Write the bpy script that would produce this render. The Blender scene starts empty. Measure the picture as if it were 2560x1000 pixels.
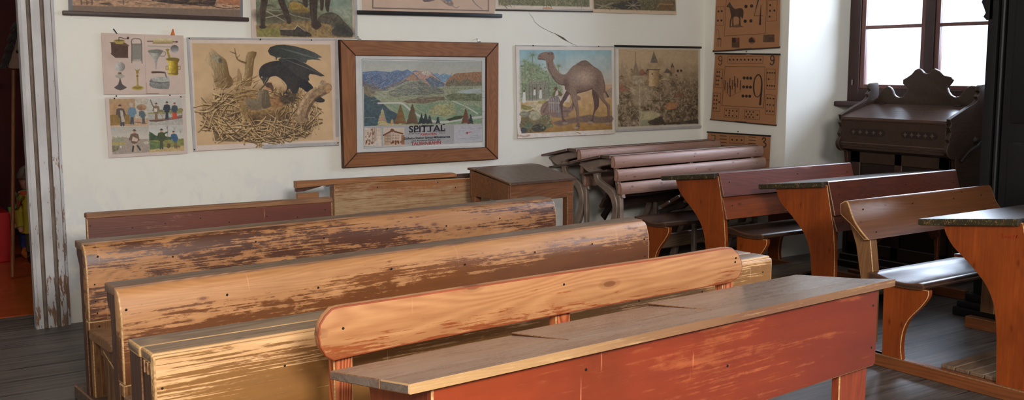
import bpy, bmesh, math, random
import numpy as np
from mathutils import Vector, Matrix

random.seed(11)
COL = bpy.context.scene.collection
scene = bpy.context.scene

# ------------------------------------------------------------------ camera
F_PX, EYE = 2611.4, 1.40
PSI, TH, RO = 0.5998648, 0.1256386, -0.00075366
_f = Vector((math.sin(PSI)*math.cos(TH), math.cos(PSI)*math.cos(TH), -math.sin(TH)))
_r0 = Vector((math.cos(PSI), -math.sin(PSI), 0)); _u0 = _r0.cross(_f)
_r = _r0*math.cos(RO)+_u0*math.sin(RO); _u = _u0*math.cos(RO)-_r0*math.sin(RO)
cam_d = bpy.data.cameras.new('camera'); cam = bpy.data.objects.new('camera', cam_d); COL.objects.link(cam)
cam.matrix_world = Matrix(((_r.x, _u.x, -_f.x, 0), (_r.y, _u.y, -_f.y, 0), (_r.z, _u.z, -_f.z, EYE), (0, 0, 0, 1)))
cam_d.sensor_width = 36; cam_d.lens = F_PX/2560*36; cam_d.clip_start = .05; cam_d.clip_end = 200
scene.camera = cam

def at(x, y, **k):
    """a measured photo point on a real plane X=, Y= or Z= (metres)"""
    d = _f + _r*((x-1280)/F_PX) - _u*((y-500)/F_PX)
    (a, v), = k.items(); i = 'XYZ'.index(a); o = (0, 0, EYE)[i]
    t = (v-o)/d[i]
    return Vector((0, 0, EYE)) + d*t

# ------------------------------------------------------------------ helpers
def lin(c):
    return tuple((x/255/12.92) if x/255 <= .04045 else ((x/255+.055)/1.055)**2.4 for x in c[:3])

def newbm(): return bmesh.new()

def _finish(bm, sub, M=None, mat=0):
    if M is not None: bmesh.ops.transform(sub, matrix=M, verts=sub.verts)
    me = bpy.data.meshes.new('tmp'); sub.to_mesh(me); sub.free(); bm.from_mesh(me); bpy.data.meshes.remove(me)

def box(bm, x0, x1, y0, y1, z0, z1, bev=.004, seg=1, mat=0, emat=1, M=None):
    s = bmesh.new()
    bmesh.ops.create_cube(s, size=1)
    for v in s.verts:
        v.co = Vector(((x0+x1)/2+v.co.x*(x1-x0), (y0+y1)/2+v.co.y*(y1-y0), (z0+z1)/2+v.co.z*(z1-z0)))
    for f in s.faces: f.material_index = mat
    if bev: bmesh.ops.bevel(s, geom=list(s.edges), offset=bev, segments=seg, profile=.6, affect='EDGES', material=emat, clamp_overlap=True)
    _finish(bm, s, M)

def prism(bm, pts, axis, lo, hi, bev=.003, seg=1, mat=0, emat=1, M=None):
    """outline pts in the plane normal to axis; X: (y,z)  Y: (x,z)  Z: (x,y)"""
    s = bmesh.new()
    def P(a, b, t): return {'X': (t, a, b), 'Y': (a, t, b), 'Z': (a, b, t)}[axis]
    A = [s.verts.new(P(a, b, lo)) for a, b in pts]; B = [s.verts.new(P(a, b, hi)) for a, b in pts]
    n = len(pts)
    s.faces.new(A); s.faces.new(B[::-1])
    for i in range(n): s.faces.new((A[i], B[i], B[(i+1) % n], A[(i+1) % n]))
    bmesh.ops.recalc_face_normals(s, faces=s.faces)
    for f in s.faces: f.material_index = mat
    if bev:
        rim = [e for e in s.edges if len({round(P2, 5) for P2 in [(v.co.x if axis == 'X' else v.co.y if axis == 'Y' else v.co.z) for v in e.verts]}) == 1]
        bmesh.ops.bevel(s, geom=rim, offset=bev, segments=seg, profile=.6, affect='EDGES', material=emat, clamp_overlap=True)
    _finish(bm, s, M)

def tube(bm, pts, r, n=10, mat=0, cap=True):
    pts = [Vector(p) for p in pts]; rings = []
    rs = r if isinstance(r, (list, tuple)) else [r]*len(pts)
    up = Vector((0, 0, 1))
    for i, p in enumerate(pts):
        d = (pts[min(i+1, len(pts)-1)]-pts[max(i-1, 0)]).normalized()
        a = d.cross(up) if abs(d.dot(up)) < .95 else d.cross(Vector((1, 0, 0)))
        a.normalize(); b = d.cross(a)
        rings.append([bm.verts.new(p+(a*math.cos(t)+b*math.sin(t))*rs[i]) for t in [2*math.pi*k/n for k in range(n)]])
    for A, B in zip(rings, rings[1:]):
        for k in range(n):
            f = bm.faces.new((A[k], A[(k+1) % n], B[(k+1) % n], B[k])); f.material_index = mat
    if cap:
        for R, rev in ((rings[0], True), (rings[-1], False)):
            f = bm.faces.new(R[::-1] if rev else R); f.material_index = mat

def lathe(bm, prof, n=20, c=(0, 0, 0), mat=0):
    rings = []
    for r, z in prof:
        rings.append([bm.verts.new((c[0]+max(r, .0004)*math.cos(2*math.pi*k/n), c[1]+max(r, .0004)*math.sin(2*math.pi*k/n), c[2]+z)) for k in range(n)])
    for A, B in zip(rings, rings[1:]):
        for k in range(n):
            f = bm.faces.new((A[k], A[(k+1) % n], B[(k+1) % n], B[k])); f.material_index = mat
    bm.faces.new(rings[0][::-1]).material_index = mat; bm.faces.new(rings[-1]).material_index = mat

def sweep(bm, pts, widths, axis, lo, hi, bev=.006, mat=0, emat=0, M=None):
    """flat cast bar: centreline (2d) + widths -> outline -> prism"""
    P = [Vector(p) for p in pts]; L, R = [], []
    # smooth resample (Catmull-Rom)
    Q, W = [], []
    for i in range(len(P)-1):
        p0, p1, p2, p3 = P[max(i-1, 0)], P[i], P[i+1], P[min(i+2, len(P)-1)]
        for k in range(4):
            t = k/4
            Q.append(.5*((2*p1)+(p2-p0)*t+(2*p0-5*p1+4*p2-p3)*t*t+(3*p1-p0-3*p2+p3)*t**3)); W.append(widths[i]*(1-t)+widths[i+1]*t)
    Q.append(P[-1]); W.append(widths[-1])
    for i, p in enumerate(Q):
        d = (Q[min(i+1, len(Q)-1)]-Q[max(i-1, 0)]).normalized(); nrm = Vector((-d.y, d.x))
        L.append(tuple(p+nrm*W[i]/2)); R.append(tuple(p-nrm*W[i]/2))
    prism(bm, L+R[::-1], axis, lo, hi, bev=bev, mat=mat, emat=emat, M=M)

def smooth_pts(pts, k=4, closed=False):
    P = [Vector(p) for p in pts]; n = len(P); Q = []
    for i in range(n if closed else n-1):
        g = (lambda j: P[j % n]) if closed else (lambda j: P[min(max(j, 0), n-1)])
        p0, p1, p2, p3 = g(i-1), g(i), g(i+1), g(i+2)
        for q in range(k):
            t = q/k
            Q.append(tuple(.5*((2*p1)+(p2-p0)*t+(2*p0-5*p1+4*p2-p3)*t*t+(3*p1-p0-3*p2+p3)*t**3)))
    if not closed: Q.append(tuple(P[-1]))
    return Q

def obj(name, bm, mats, parent=None, loc=None, rotz=0, smooth=35, label=None):
    me = bpy.data.meshes.new(name); bm.to_mesh(me); bm.free()
    for m in (mats if isinstance(mats, (list, tuple)) else [mats]): me.materials.append(m)
    if smooth:
        me.polygons.foreach_set('use_smooth', [True]*len(me.polygons)); me.set_sharp_from_angle(angle=math.radians(smooth))
    o = bpy.data.objects.new(name, me); COL.objects.link(o)
    if parent is not None: o.parent = parent
    if loc is not None: o.location = loc
    if rotz: o.rotation_euler = (0, 0, rotz)
    if label: o['label'] = label
    return o

def thing(name, label, cat, loc=(0, 0, 0), rotz=0, group=None):
    o = bpy.data.objects.new(name, None); COL.objects.link(o); o.empty_display_size = .1
    o.location = loc; o.rotation_euler = (0, 0, rotz); o['label'] = label; o['category'] = cat
    if group: o['group'] = group
    return o

def tag(o, label, cat, group=None):
    o['label'] = label; o['category'] = cat
    if group: o['group'] = group
    return o

def struct(name, bm, mats, parent=None, smooth=0):
    o = obj(name, bm, mats, parent, smooth=smooth)
    if parent is None: o['kind'] = 'structure'
    return o

# ------------------------------------------------------------------ materials
class NT:
    def __init__(s, name):
        s.m = bpy.data.materials.new(name); s.m.use_nodes = True; s.t = s.m.node_tree
        s.b = s.t.nodes['Principled BSDF']; s.out = s.t.nodes['Material Output']
    def n(s, kind, **kw):
        nd = s.t.nodes.new(kind)
        for k, v in kw.items():
            if isinstance(k, str) and k.startswith('i_'): nd.inputs[k[2:].replace('_', ' ')].default_value = v
            else: setattr(nd, k, v)
        return nd
    def l(s, a, b): s.t.links.new(a, b)
    def coord(s, scale, seed=0, src='Object', rnd=True):
        tc = s.n('ShaderNodeTexCoord'); mp = s.n('ShaderNodeMapping'); mp.inputs['Scale'].default_value = scale
        mp.inputs['Location'].default_value = (seed*1.37, seed*2.11, seed*.73)
        if rnd:
            oi = s.n('ShaderNodeObjectInfo'); mu = s.n('ShaderNodeMath', operation='MULTIPLY'); mu.inputs[1].default_value = 7.3
            s.l(oi.outputs['Random'], mu.inputs[0]); ad = s.n('ShaderNodeVectorMath', operation='ADD')
            s.l(tc.outputs[src], ad.inputs[0]); s.l(mu.outputs[0], ad.inputs[1]); s.l(ad.outputs[0], mp.inputs['Vector'])
        else: s.l(tc.outputs[src], mp.inputs['Vector'])
        return mp.outputs[0]
    def noise(s, vec, scale, detail=4, rough=.55, dist=0):
        nd = s.n('ShaderNodeTexNoise'); nd.inputs['Scale'].default_value = scale; nd.inputs['Detail'].default_value = detail
        nd.inputs['Roughness'].default_value = rough; nd.inputs['Distortion'].default_value = dist; s.l(vec, nd.inputs['Vector'])
        return nd.outputs['Fac']
    def ramp(s, fac, stops):
        r = s.n('ShaderNodeValToRGB'); e = r.color_ramp.elements
        while len(e) > 1: e.remove(e[-1])
        for i, (p, c) in enumerate(stops):
            q = e[0] if i == 0 else e.new(p)
            q.position = p; q.color = (c, c, c, 1) if isinstance(c, (int, float)) else (*c[:3], 1)
        s.l(fac, r.inputs[0]); return r.outputs[0]
    def math(s, op, a, b=None, clamp=False):
        nd = s.n('ShaderNodeMath', operation=op); nd.use_clamp = clamp
        for i, v in enumerate((a, b)):
            if v is None: continue
            if isinstance(v, (int, float)): nd.inputs[i].default_value = v
            else: s.l(v, nd.inputs[i])
        return nd.outputs[0]
    def mix(s, fac, a, b, mode='MIX'):
        nd = s.n('ShaderNodeMix', data_type='RGBA', blend_type=mode)
        for sock, v in ((nd.inputs[0], fac), (nd.inputs[6], a), (nd.inputs[7], b)):
            if isinstance(v, (int, float)): sock.default_value = v
            elif isinstance(v, tuple): sock.default_value = (*v[:3], 1)
            else: s.l(v, sock)
        return nd.outputs[2]
    def bump(s, h, strength=.2, dist=.004):
        nd = s.n('ShaderNodeBump'); nd.inputs['Strength'].default_value = strength; nd.inputs['Distance'].default_value = dist
        s.l(h, nd.inputs['Height']); s.l(nd.outputs[0], s.b.inputs['Normal'])

def wood(name, light, dark, varnish=None, wear=(.42, .58), zgrad=None, axis='X', rough=.45, vrough=.35, knots=.06, rings=.25,
         streak=.35, blotch=(1.6, 8), seed=0, scratch=.0, tone=None, spec=.5, dirt=.25, detail=9, flat=False, bumpy=.18, xgrad=None, vx=None):
    """old wood: grain + knots; optional varnish film worn through to the bare wood.  zgrad=(k, z at 0): adds k*(z-z0) to the varnish mask"""
    t = NT(name)
    def sc(al, ac):  return {'X': (al, ac, ac), 'Y': (ac, al, ac), 'Z': (ac, ac, al)}[axis]
    v = t.coord(sc(1, 1), seed)
    def mp(scale):
        q = t.n('ShaderNodeMapping'); q.inputs['Scale'].default_value = scale; t.l(v, q.inputs['Vector']); return q.outputs[0]
    big = t.noise(mp(sc(.32, 3.0)), 1.7, 2, .5, .25)
    ring = t.math('MULTIPLY', t.math('ADD', t.math('SINE', t.math('MULTIPLY', big, 210.0)), 1.0), .5)
    fine = t.noise(mp(sc(1.2, 26)), 3.0, 5, .6)
    g = t.math('ADD', t.math('MULTIPLY', ring, rings), t.math('MULTIPLY', fine, 1-rings))
    L, D = lin(light), lin(dark)
    col = t.mix(t.ramp(g, [(.2, 0), (.8, 1)]), L, D)
    if knots:
        vo = t.n('ShaderNodeTexVoronoi', feature='F1', voronoi_dimensions='2D'); vo.inputs['Scale'].default_value = 1.0; vo.inputs['Randomness'].default_value = 1
        sp = t.n('ShaderNodeSeparateXYZ'); t.l(v, sp.inputs[0]); cb = t.n('ShaderNodeCombineXYZ')
        pa, pc = {'X': ('X', 'Y' if flat else 'Z'), 'Y': ('Y', 'X'), 'Z': ('Z', 'Y')}[axis]
        t.l(t.math('MULTIPLY', sp.outputs[pa], 2.4), cb.inputs[0]); t.l(t.math('MULTIPLY', sp.outputs[pc], 6.0), cb.inputs[1]); t.l(cb.outputs[0], vo.inputs['Vector'])
        kd = t.ramp(vo.outputs['Distance'], [(0, 1), (knots*.55, .9), (knots*.65, .4), (knots, .3), (knots*1.2, 0)])
        col = t.mix(t.math('MULTIPLY', kd, .85), col, tuple(x*k_ for x, k_ in zip(D, (.42, .30, .2))))
    ro = rough
    if varnish:
        b1 = t.noise(mp(sc(*blotch)), 1.0, 4, .6, .3); md = t.noise(mp(sc(blotch[0]*6, blotch[1]*4.2)), 1.0, 12, .78, .3); st = t.noise(mp(sc(1.6, 70)), 2.0, 5, .62)
        mk = t.math('ADD', t.math('ADD', t.math('MULTIPLY', b1, (1-streak)*.42), t.math('ADD', t.math('MULTIPLY', md, (1-streak)*.36), t.math('MULTIPLY', t.noise(mp(sc(20, 42)), 1.0, 8, .7), (1-streak)*.22))), t.math('MULTIPLY', st, streak))
        if zgrad:
            tc = t.n('ShaderNodeTexCoord'); sx = t.n('ShaderNodeSeparateXYZ'); t.l(tc.outputs['Object'], sx.inputs[0])
            lg = t.math('MULTIPLY', t.math('SUBTRACT', sx.outputs['Z'], zgrad[1]), zgrad[0])
            lg = t.math('MAXIMUM', t.math('MINIMUM', lg, zgrad[2] if len(zgrad) > 2 else .25), -(zgrad[2] if len(zgrad) > 2 else .25))
            mk = t.math('ADD', mk, lg)
        if xgrad or vx:
            tc = t.n('ShaderNodeTexCoord'); sxx = t.n('ShaderNodeSeparateXYZ'); t.l(tc.outputs['Object'], sxx.inputs[0])
        if xgrad:
            lg = t.math('MULTIPLY', t.math('SUBTRACT', sxx.outputs['X'], xgrad[1]), xgrad[0])
            mk = t.math('ADD', mk, t.math('MAXIMUM', t.math('MINIMUM', lg, xgrad[2]), -xgrad[2]))
        mask = t.ramp(mk, [(wear[0], 0), (wear[1], 1)])
        V = varnish if isinstance(varnish, list) else [varnish, varnish]
        vn = t.noise(mp(sc(.8, 4)), 1.3, 4, .6)
        vf = t.ramp(vn, [(.35, 0), (.65, 1)])
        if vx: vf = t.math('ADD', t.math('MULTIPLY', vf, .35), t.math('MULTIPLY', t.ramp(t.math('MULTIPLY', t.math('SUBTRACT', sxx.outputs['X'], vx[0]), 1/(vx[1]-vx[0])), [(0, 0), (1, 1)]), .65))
        vc = t.mix(vf, lin(V[0]), lin(V[1]))
        vc = t.mix(t.math('MULTIPLY', g, .45), vc, tuple(x*.45 for x in lin(V[0])))
        col = t.mix(mask, col, vc)
        ro = t.math('ADD', t.math('MULTIPLY', mask, vrough-rough), rough)
    if scratch:
        q = t.n('ShaderNodeMapping'); q.inputs['Rotation'].default_value = (.5, .6, .4); q.inputs['Scale'].default_value = (2, 45, 2); t.l(v, q.inputs['Vector'])
        sn = t.noise(q.outputs[0], 1.4, 2, .5)
        q2 = t.n('ShaderNodeMapping'); q2.inputs['Rotation'].default_value = (-.6, -.55, -.5); q2.inputs['Scale'].default_value = (48, 3, 3); t.l(v, q2.inputs['Vector'])
        sn2 = t.noise(q2.outputs[0], 1.2, 2, .5)
        sm = t.math('MAXIMUM', t.ramp(sn, [(.70, 0), (.735, 1)]), t.ramp(sn2, [(.72, 0), (.76, 1)]))
        col = t.mix(t.math('MULTIPLY', sm, scratch), col, tuple(min(1, x*1.5+.06) for x in L))
    if dirt:
        dn = t.noise(mp((1.5, 1.5, 1.5)), 2.2, 5, .6)
        col = t.mix(t.math('MULTIPLY', t.ramp(dn, [(.45, 0), (.75, 1)]), dirt), col, tuple(x*.4 for x in D))
    t.l(col, t.b.inputs['Base Color'])
    if isinstance(ro, (int, float)): ro = t.math('ADD', t.math('MULTIPLY', fine, .18), ro-.09)
    t.l(ro, t.b.inputs['Roughness']); t.b.inputs['Specular IOR Level'].default_value = spec
    t.bump(g, bumpy, .002)
    return t.m

def plain(name, rgb, rough=.6, metal=0, var=.15, scale=8, spec=.4, bump=0):
    t = NT(name); v = t.coord((1, 1, 1), 1.0); nz = t.noise(v, scale, 5, .6); c = lin(rgb)
    t.l(t.mix(t.ramp(nz, [(.3, 0), (.7, 1)]), tuple(x*(1-var) for x in c), tuple(min(1, x*(1+var)) for x in c)), t.b.inputs['Base Color'])
    t.b.inputs['Roughness'].default_value = rough; t.b.inputs['Metallic'].default_value = metal; t.b.inputs['Specular IOR Level'].default_value = spec
    if bump: t.bump(nz, bump, .003)
    return t.m
M = {}
M['edge_pine'] = wood('worn_edge_pine', (226, 186, 130), (170, 122, 74), knots=0, rough=.55)
M['edge_dark'] = wood('worn_edge_brown', (168, 122, 84), (98, 62, 40), knots=0, rough=.5)
# pews
M['pew_b'] = wood('pew_front_worn_varnish', (192, 138, 88), (160, 106, 62), [(98, 58, 40), (74, 44, 34)], wear=(.488, .518), rough=.5, vrough=.4, scratch=.2, seed=2, knots=.06, rings=.14, streak=.28, blotch=(1.6, 8))
M['pew_c'] = wood('pew_front_worn_amber_varnish', (202, 148, 96), (168, 112, 66), [(134, 78, 34), (102, 58, 32)], wear=(.488, .52), rough=.5, vrough=.38, scratch=.2, seed=5, knots=.05, rings=.14, streak=.28, blotch=(1.6, 8), zgrad=(-1.1, .602, .10), xgrad=(.035, .9, .04))
M['pew_d'] = wood('pew_front_scratched_ochre', (236, 194, 142), (204, 150, 98), [(160, 112, 50), (140, 94, 50)], wear=(.470, .502), rough=.5, vrough=.45, scratch=.3, seed=9, streak=.5, blotch=(1.5, 8), knots=0, rings=.14, zgrad=(-.8, .60, .06), xgrad=(.06, .30, .05))
M['pew_red'] = wood('pew_red_brown_paint', (176, 128, 100), (134, 90, 68), [(124, 70, 56), (100, 60, 52)], wear=(.40, .44), rough=.5, vrough=.4, scratch=.8, seed=3, knots=0, streak=.3, rings=.2)
M['pew_strip'] = wood('pew_top_strip', (164, 118, 80), (118, 78, 54), knots=0, rough=.5)
M['ledge'] = wood('ledge_worn_grey_brown', (140, 112, 88), (92, 70, 56), knots=.03, rough=.4, seed=4, rings=.3, flat=True)
M['ledge_d'] = wood('ledge_grey_brown', (150, 124, 98), (104, 82, 64), knots=.03, rough=.38, seed=7, rings=.3, flat=True)
M['end_dark'] = wood('bench_end_dark_brown', (92, 56, 36), (58, 34, 24), axis='Z', knots=0, rough=.5)
M['leg_worn'] = wood('bench_leg_worn_brown', (178, 126, 76), (112, 72, 42), [(104, 66, 40), (80, 50, 34)], wear=(.45, .58), axis='Z', knots=.03, rough=.55)
M['seat_old'] = wood('bench_seat_worn', (168, 122, 80), (104, 70, 46), knots=.03, rough=.4, flat=True)
M['runner'] = wood('bench_runner_grey', (110, 90, 74), (70, 56, 48), axis='Y', knots=0, rough=.65)
M['bare_far'] = wood('far_desk_bare_board', (196, 164, 126), (168, 134, 96), [(172, 110, 64), (146, 88, 50)], wear=(.47, .56), rough=.6, vrough=.5, seed=6, zgrad=(.9, .615, .14), knots=.02, scratch=.3)
M['far_top'] = wood('far_desk_top_board', (182, 126, 80), (136, 86, 52), knots=.03, rough=.5)
# front desk
M['red'] = wood('front_desk_red_stain', (186, 100, 58), (156, 78, 44), [(172, 72, 34), (112, 46, 44)], vx=(.15, 1.55), wear=(.41, .47), rough=.4, vrough=.28, seed=8, knots=.0, scratch=.9, rings=.15, dirt=.5, streak=.28, spec=.7)  # warm flash to bluish window light painted into the varnish colour, left to right
M['red_leg'] = wood('front_desk_red_leg', (164, 74, 42), (126, 52, 32), axis='Z', knots=0, rough=.42, rings=.2)
M['desk_grey'] = wood('front_desk_top_worn', (156, 140, 128), (122, 106, 96), [(124, 104, 94), (108, 94, 88)], wear=(.42, .58), knots=.0, rough=.3, vrough=.26, seed=12, rings=.2, spec=.6, bumpy=.06)
M['pale'] = wood('backrest_pale_pine', (196, 142, 94), (166, 110, 68), [(166, 90, 48), (148, 76, 40)], wear=(.548, .585), rough=.45, vrough=.38, seed=13, knots=.09, rings=.3, zgrad=(-1.6, .735, .2), streak=.4, dirt=.2, scratch=.15)
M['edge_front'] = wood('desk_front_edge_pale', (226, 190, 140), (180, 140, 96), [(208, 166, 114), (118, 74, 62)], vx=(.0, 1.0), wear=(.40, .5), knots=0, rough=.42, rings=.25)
M['seat_edge'] = plain('polished_seat_edge', (98, 66, 46), rough=.3, var=.2)
M['edge_red'] = plain('backrest_red_edge', (150, 72, 44), rough=.45, var=.2)
M['post_red'] = wood('backrest_post_red', (206, 120, 70), (150, 66, 36), axis='Z', knots=0, rough=.5, rings=.7)
# orange pine desks
M['orange'] = wood('orange_pine_side', (172, 84, 32), (146, 66, 24), [(150, 70, 26), (118, 52, 24)], wear=(.42, .62), axis='Z', knots=.05, rough=.32, vrough=.3, seed=3, rings=.14, dirt=.4)
M['orange_h'] = wood('orange_pine_board', (150, 74, 32), (116, 54, 25), axis='X', knots=.05, rough=.34, seed=5, rings=.2, dirt=.4)
M['orange_d'] = wood('front_board_dark', (106, 52, 34), (74, 36, 26), axis='X', knots=.03, rough=.34, seed=6, rings=.2)
M['board_red'] = wood('front_board_scratched', (132, 72, 60), (94, 50, 44), axis='X', knots=0, rough=.36, seed=7, scratch=.6, rings=.2)
M['seat_gloss'] = wood('polished_seat', (84, 60, 46), (60, 42, 34), knots=0, rough=.31, seed=5, rings=.2, flat=True, bumpy=.02, spec=.75)
M['top_gloss'] = wood('polished_desk_top', (78, 68, 62), (56, 48, 46), knots=0, rough=.34, seed=4, rings=.2, scratch=.3, flat=True, bumpy=.03, spec=1.0)
M['edge_green'] = wood('painted_edge_chipped', (176, 142, 92), (132, 102, 62), [(56, 54, 34), (44, 42, 30)], wear=(.42, .47), knots=0, rough=.5, blotch=(12, 40))
M['brown_back'] = wood('brown_backrest', (126, 78, 46), (96, 58, 34), knots=.03, rough=.34, seed=9, rings=.2, bumpy=.05)
M['post_brown'] = wood('brown_post', (150, 108, 70), (112, 76, 48), axis='Z', knots=0, rough=.45)
M['runner_orange'] = wood('orange_runner', (150, 86, 42), (104, 58, 32), axis='Y', knots=0, rough=.5)
M['footboard'] = wood('footboard_worn', (138, 112, 88), (92, 72, 56), axis='X', knots=.02, rough=.6, flat=True)
# iron desks
M['slat'] = wood('mauve_brown_slat', (182, 144, 130), (146, 112, 100), knots=.04, rough=.52, seed=3, rings=.12, dirt=.15)
M['slat_edge'] = wood('slat_rounded_edge', (160, 116, 92), (120, 84, 66), knots=0, rough=.4)
M['slat_dark'] = wood('tip_seat_dark', (96, 74, 66), (62, 48, 44), knots=0, rough=.4)
M['iron'] = plain('painted_cast_iron', (142, 124, 112), rough=.5, metal=.25, var=.25, scale=14, bump=.15)
M['iron_dark'] = plain('dark_cast_iron', (56, 48, 46), rough=.5, metal=.5, var=.3, scale=20, bump=.3)
M['nail'] = plain('iron_nail', (52, 44, 42), rough=.45, metal=.6, var=.2)
M['table'] = wood('small_desk_dark_brown', (142, 92, 60), (98, 62, 40), knots=.02, rough=.42, seed=4)
M['table_top'] = wood('small_desk_top', (104, 82, 70), (76, 58, 50), axis='Y', knots=.02, rough=.34, seed=2)
# harmonium
M['harm'] = wood('harmonium_walnut', (66, 44, 30), (44, 29, 20), knots=0, rough=.45, seed=3, rings=.2)
M['harm_lid'] = wood('harmonium_lid', (90, 66, 54), (70, 50, 42), axis='Y', knots=0, rough=.32, seed=5, rings=.2, bumpy=.04)
M['harm_dark'] = wood('harmonium_dark_panel', (38, 25, 21), (27, 18, 16), knots=0, rough=.45)
M['inlay'] = plain('pale_inlay', (92, 74, 64), rough=.5)
M['gilt'] = plain('dark_gilt_script', (52, 36, 30), rough=.5)
M['ink'] = plain('red_chalk_mark', (150, 30, 20), rough=.7)
M['black'] = wood('black_painted_wood', (27, 26, 28), (17, 17, 19), [(20, 20, 22), (26, 26, 28)], axis='Z', wear=(.2, .3), knots=0, rough=.5, vrough=.5, scratch=.25, spec=.35)
M['frame_oak'] = wood('oak_picture_frame', (158, 104, 66), (116, 72, 44), knots=0, rough=.4, seed=6, rings=.2)
M['frame_oak_v'] = wood('oak_picture_frame_upright', (158, 104, 66), (116, 72, 44), axis='Z', knots=0, rough=.4, seed=6, rings=.2)
M['frame_edge'] = plain('dark_frame_edge', (74, 44, 30), rough=.5)
M['bar_black'] = plain('black_chart_bar', (26, 24, 25), rough=.4, var=.2)
M['bar_brown'] = plain('dark_brown_chart_bar', (62, 44, 38), rough=.45, var=.2)
M['win_dark'] = wood('window_dark_brown_frame', (70, 44, 42), (50, 32, 32), axis='Z', knots=0, rough=.45)
M['win_light'] = wood('window_sash_brown', (126, 84, 78), (98, 64, 60), axis='Z', knots=0, rough=.45)
M['tape'] = plain('old_grey_tape', (176, 172, 172), rough=.35, var=.12, scale=20)
M['pin'] = plain('steel_pin', (170, 166, 160), rough=.3, metal=.9)
M['orange_clip'] = plain('orange_paper_tag', (206, 110, 40), rough=.6)

def wall_mat():
    t = NT('old_cream_plaster'); v = t.coord((1, 1, 1), 0, rnd=False)
    n1 = t.noise(v, .9, 6, .6); n2 = t.noise(v, 3.2, 8, .68, .4); n3 = t.noise(v, 22, 3, .5)
    c = t.mix(t.ramp(n1, [(.35, 0), (.68, 1)]), lin((238, 235, 224)), lin((228, 226, 218)))
    tc = t.n('ShaderNodeTexCoord'); sx = t.n('ShaderNodeSeparateXYZ'); t.l(tc.outputs['Object'], sx.inputs[0])
    low = t.ramp(sx.outputs['Z'], [(.42, 1), (.92, 0)])
    pm = t.math('MULTIPLY', low, t.ramp(n2, [(.50, 0), (.56, 1)]))
    c = t.mix(t.math('MULTIPLY', pm, .75), c, lin((214, 214, 216)))
    pm2 = t.math('MULTIPLY', low, t.ramp(n2, [(.36, 1), (.42, 0)]))
    c = t.mix(t.math('MULTIPLY', pm2, .4), c, lin((206, 200, 184)))
    t.l(c, t.b.inputs['Base Color']); t.b.inputs['Roughness'].default_value = .85; t.b.inputs['Specular IOR Level'].default_value = .2
    t.bump(t.math('ADD', n2, t.math('MULTIPLY', n3, .3)), .25, .006)
    return t.m
M['wall'] = wall_mat()

def floor_mat():
    t = NT('old_grey_floorboards'); v = t.coord((1, 1, 1), 0, rnd=False)
    br = t.n('ShaderNodeTexBrick'); br.offset = .43; br.inputs['Scale'].default_value = 1
    br.inputs['Brick Width'].default_value = 3.1; br.inputs['Row Height'].default_value = .21; br.inputs['Mortar Size'].default_value = .009
    br.inputs['Color1'].default_value = (*lin((90, 83, 79)), 1); br.inputs['Color2'].default_value = (*lin((58, 54, 52)), 1); br.inputs['Mortar'].default_value = (*lin((22, 19, 18)), 1)
    t.l(v, br.inputs['Vector'])
    mp = t.n('ShaderNodeMapping'); mp.inputs['Scale'].default_value = (.55, 22, 1); t.l(v, mp.inputs['Vector'])
    g = t.noise(mp.outputs[0], 2.5, 7, .65, .5); d = t.noise(v, 1.3, 5, .6)
    c = t.mix(t.ramp(g, [(.42, 0), (.62, 1)]), br.outputs['Color'], lin((112, 103, 97)))
    c = t.mix(t.math('MULTIPLY', t.ramp(d, [(.4, 0), (.7, 1)]), .5), c, lin((44, 40, 38)))
    t.l(c, t.b.inputs['Base Color']); t.b.inputs['Roughness'].default_value = .5
    t.bump(t.math('SUBTRACT', g, br.outputs['Fac']), .35, .005)
    return t.m
M['floor'] = floor_mat()
M['orange_floor'] = wood('next_room_orange_floor', (190, 84, 26), (140, 58, 18), knots=0, rough=.3, rings=.3)
M['maroon'] = plain('next_room_maroon_wall', (84, 16, 18), rough=.6)
M['dark_room'] = plain('next_room_dark_wall', (52, 34, 30), rough=.8)
M['ceiling'] = plain('white_ceiling', (226, 222, 212), rough=.9, var=.05)

def door_paint():
    t = NT('chipped_white_door_paint'); v = t.coord((1, 1, 1), 0, rnd=False)
    mp = t.n('ShaderNodeMapping'); mp.inputs['Scale'].default_value = (16, 16, 3.5); t.l(v, mp.inputs['Vector'])
    n = t.noise(mp.outputs[0], 2.0, 8, .7); big = t.noise(v, 3, 4, .6)
    tc = t.n('ShaderNodeTexCoord'); sx = t.n('ShaderNodeSeparateXYZ'); t.l(tc.outputs['Object'], sx.inputs[0])
    low = t.ramp(sx.outputs['Z'], [(.15, .085), (1.0, 0)]); right = t.ramp(t.math('SUBTRACT', sx.outputs['X'], .97), [(.10, 0), (.17, .07)])
    right = t.math('MULTIPLY', right, t.ramp(sx.outputs['Z'], [(.9, 1), (1.1, 0)]))
    k = t.math('ADD', t.math('ADD', n, low), right)
    chip = t.ramp(k, [(.64, 0), (.66, 1)])
    c = t.mix(t.ramp(big, [(.35, 0), (.65, 1)]), lin((206, 204, 206)), lin((182, 178, 178)))
    c = t.mix(chip, c, t.mix(big, lin((150, 98, 62)), lin((96, 78, 66))))
    gr = t.ramp(t.noise(mp.outputs[0], .8, 3, .5), [(.5, 0), (.7, .4)])
    c = t.mix(gr, c, lin((140, 132, 126)))
    t.l(c, t.b.inputs['Base Color']); t.b.inputs['Roughness'].default_value = .45
    t.bump(t.math('SUBTRACT', big, chip), .3, .003)
    return t.m
M['door'] = door_paint()
M['groove'] = plain('door_groove_grime', (126, 112, 102), rough=.7, var=.3, scale=12)

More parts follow.
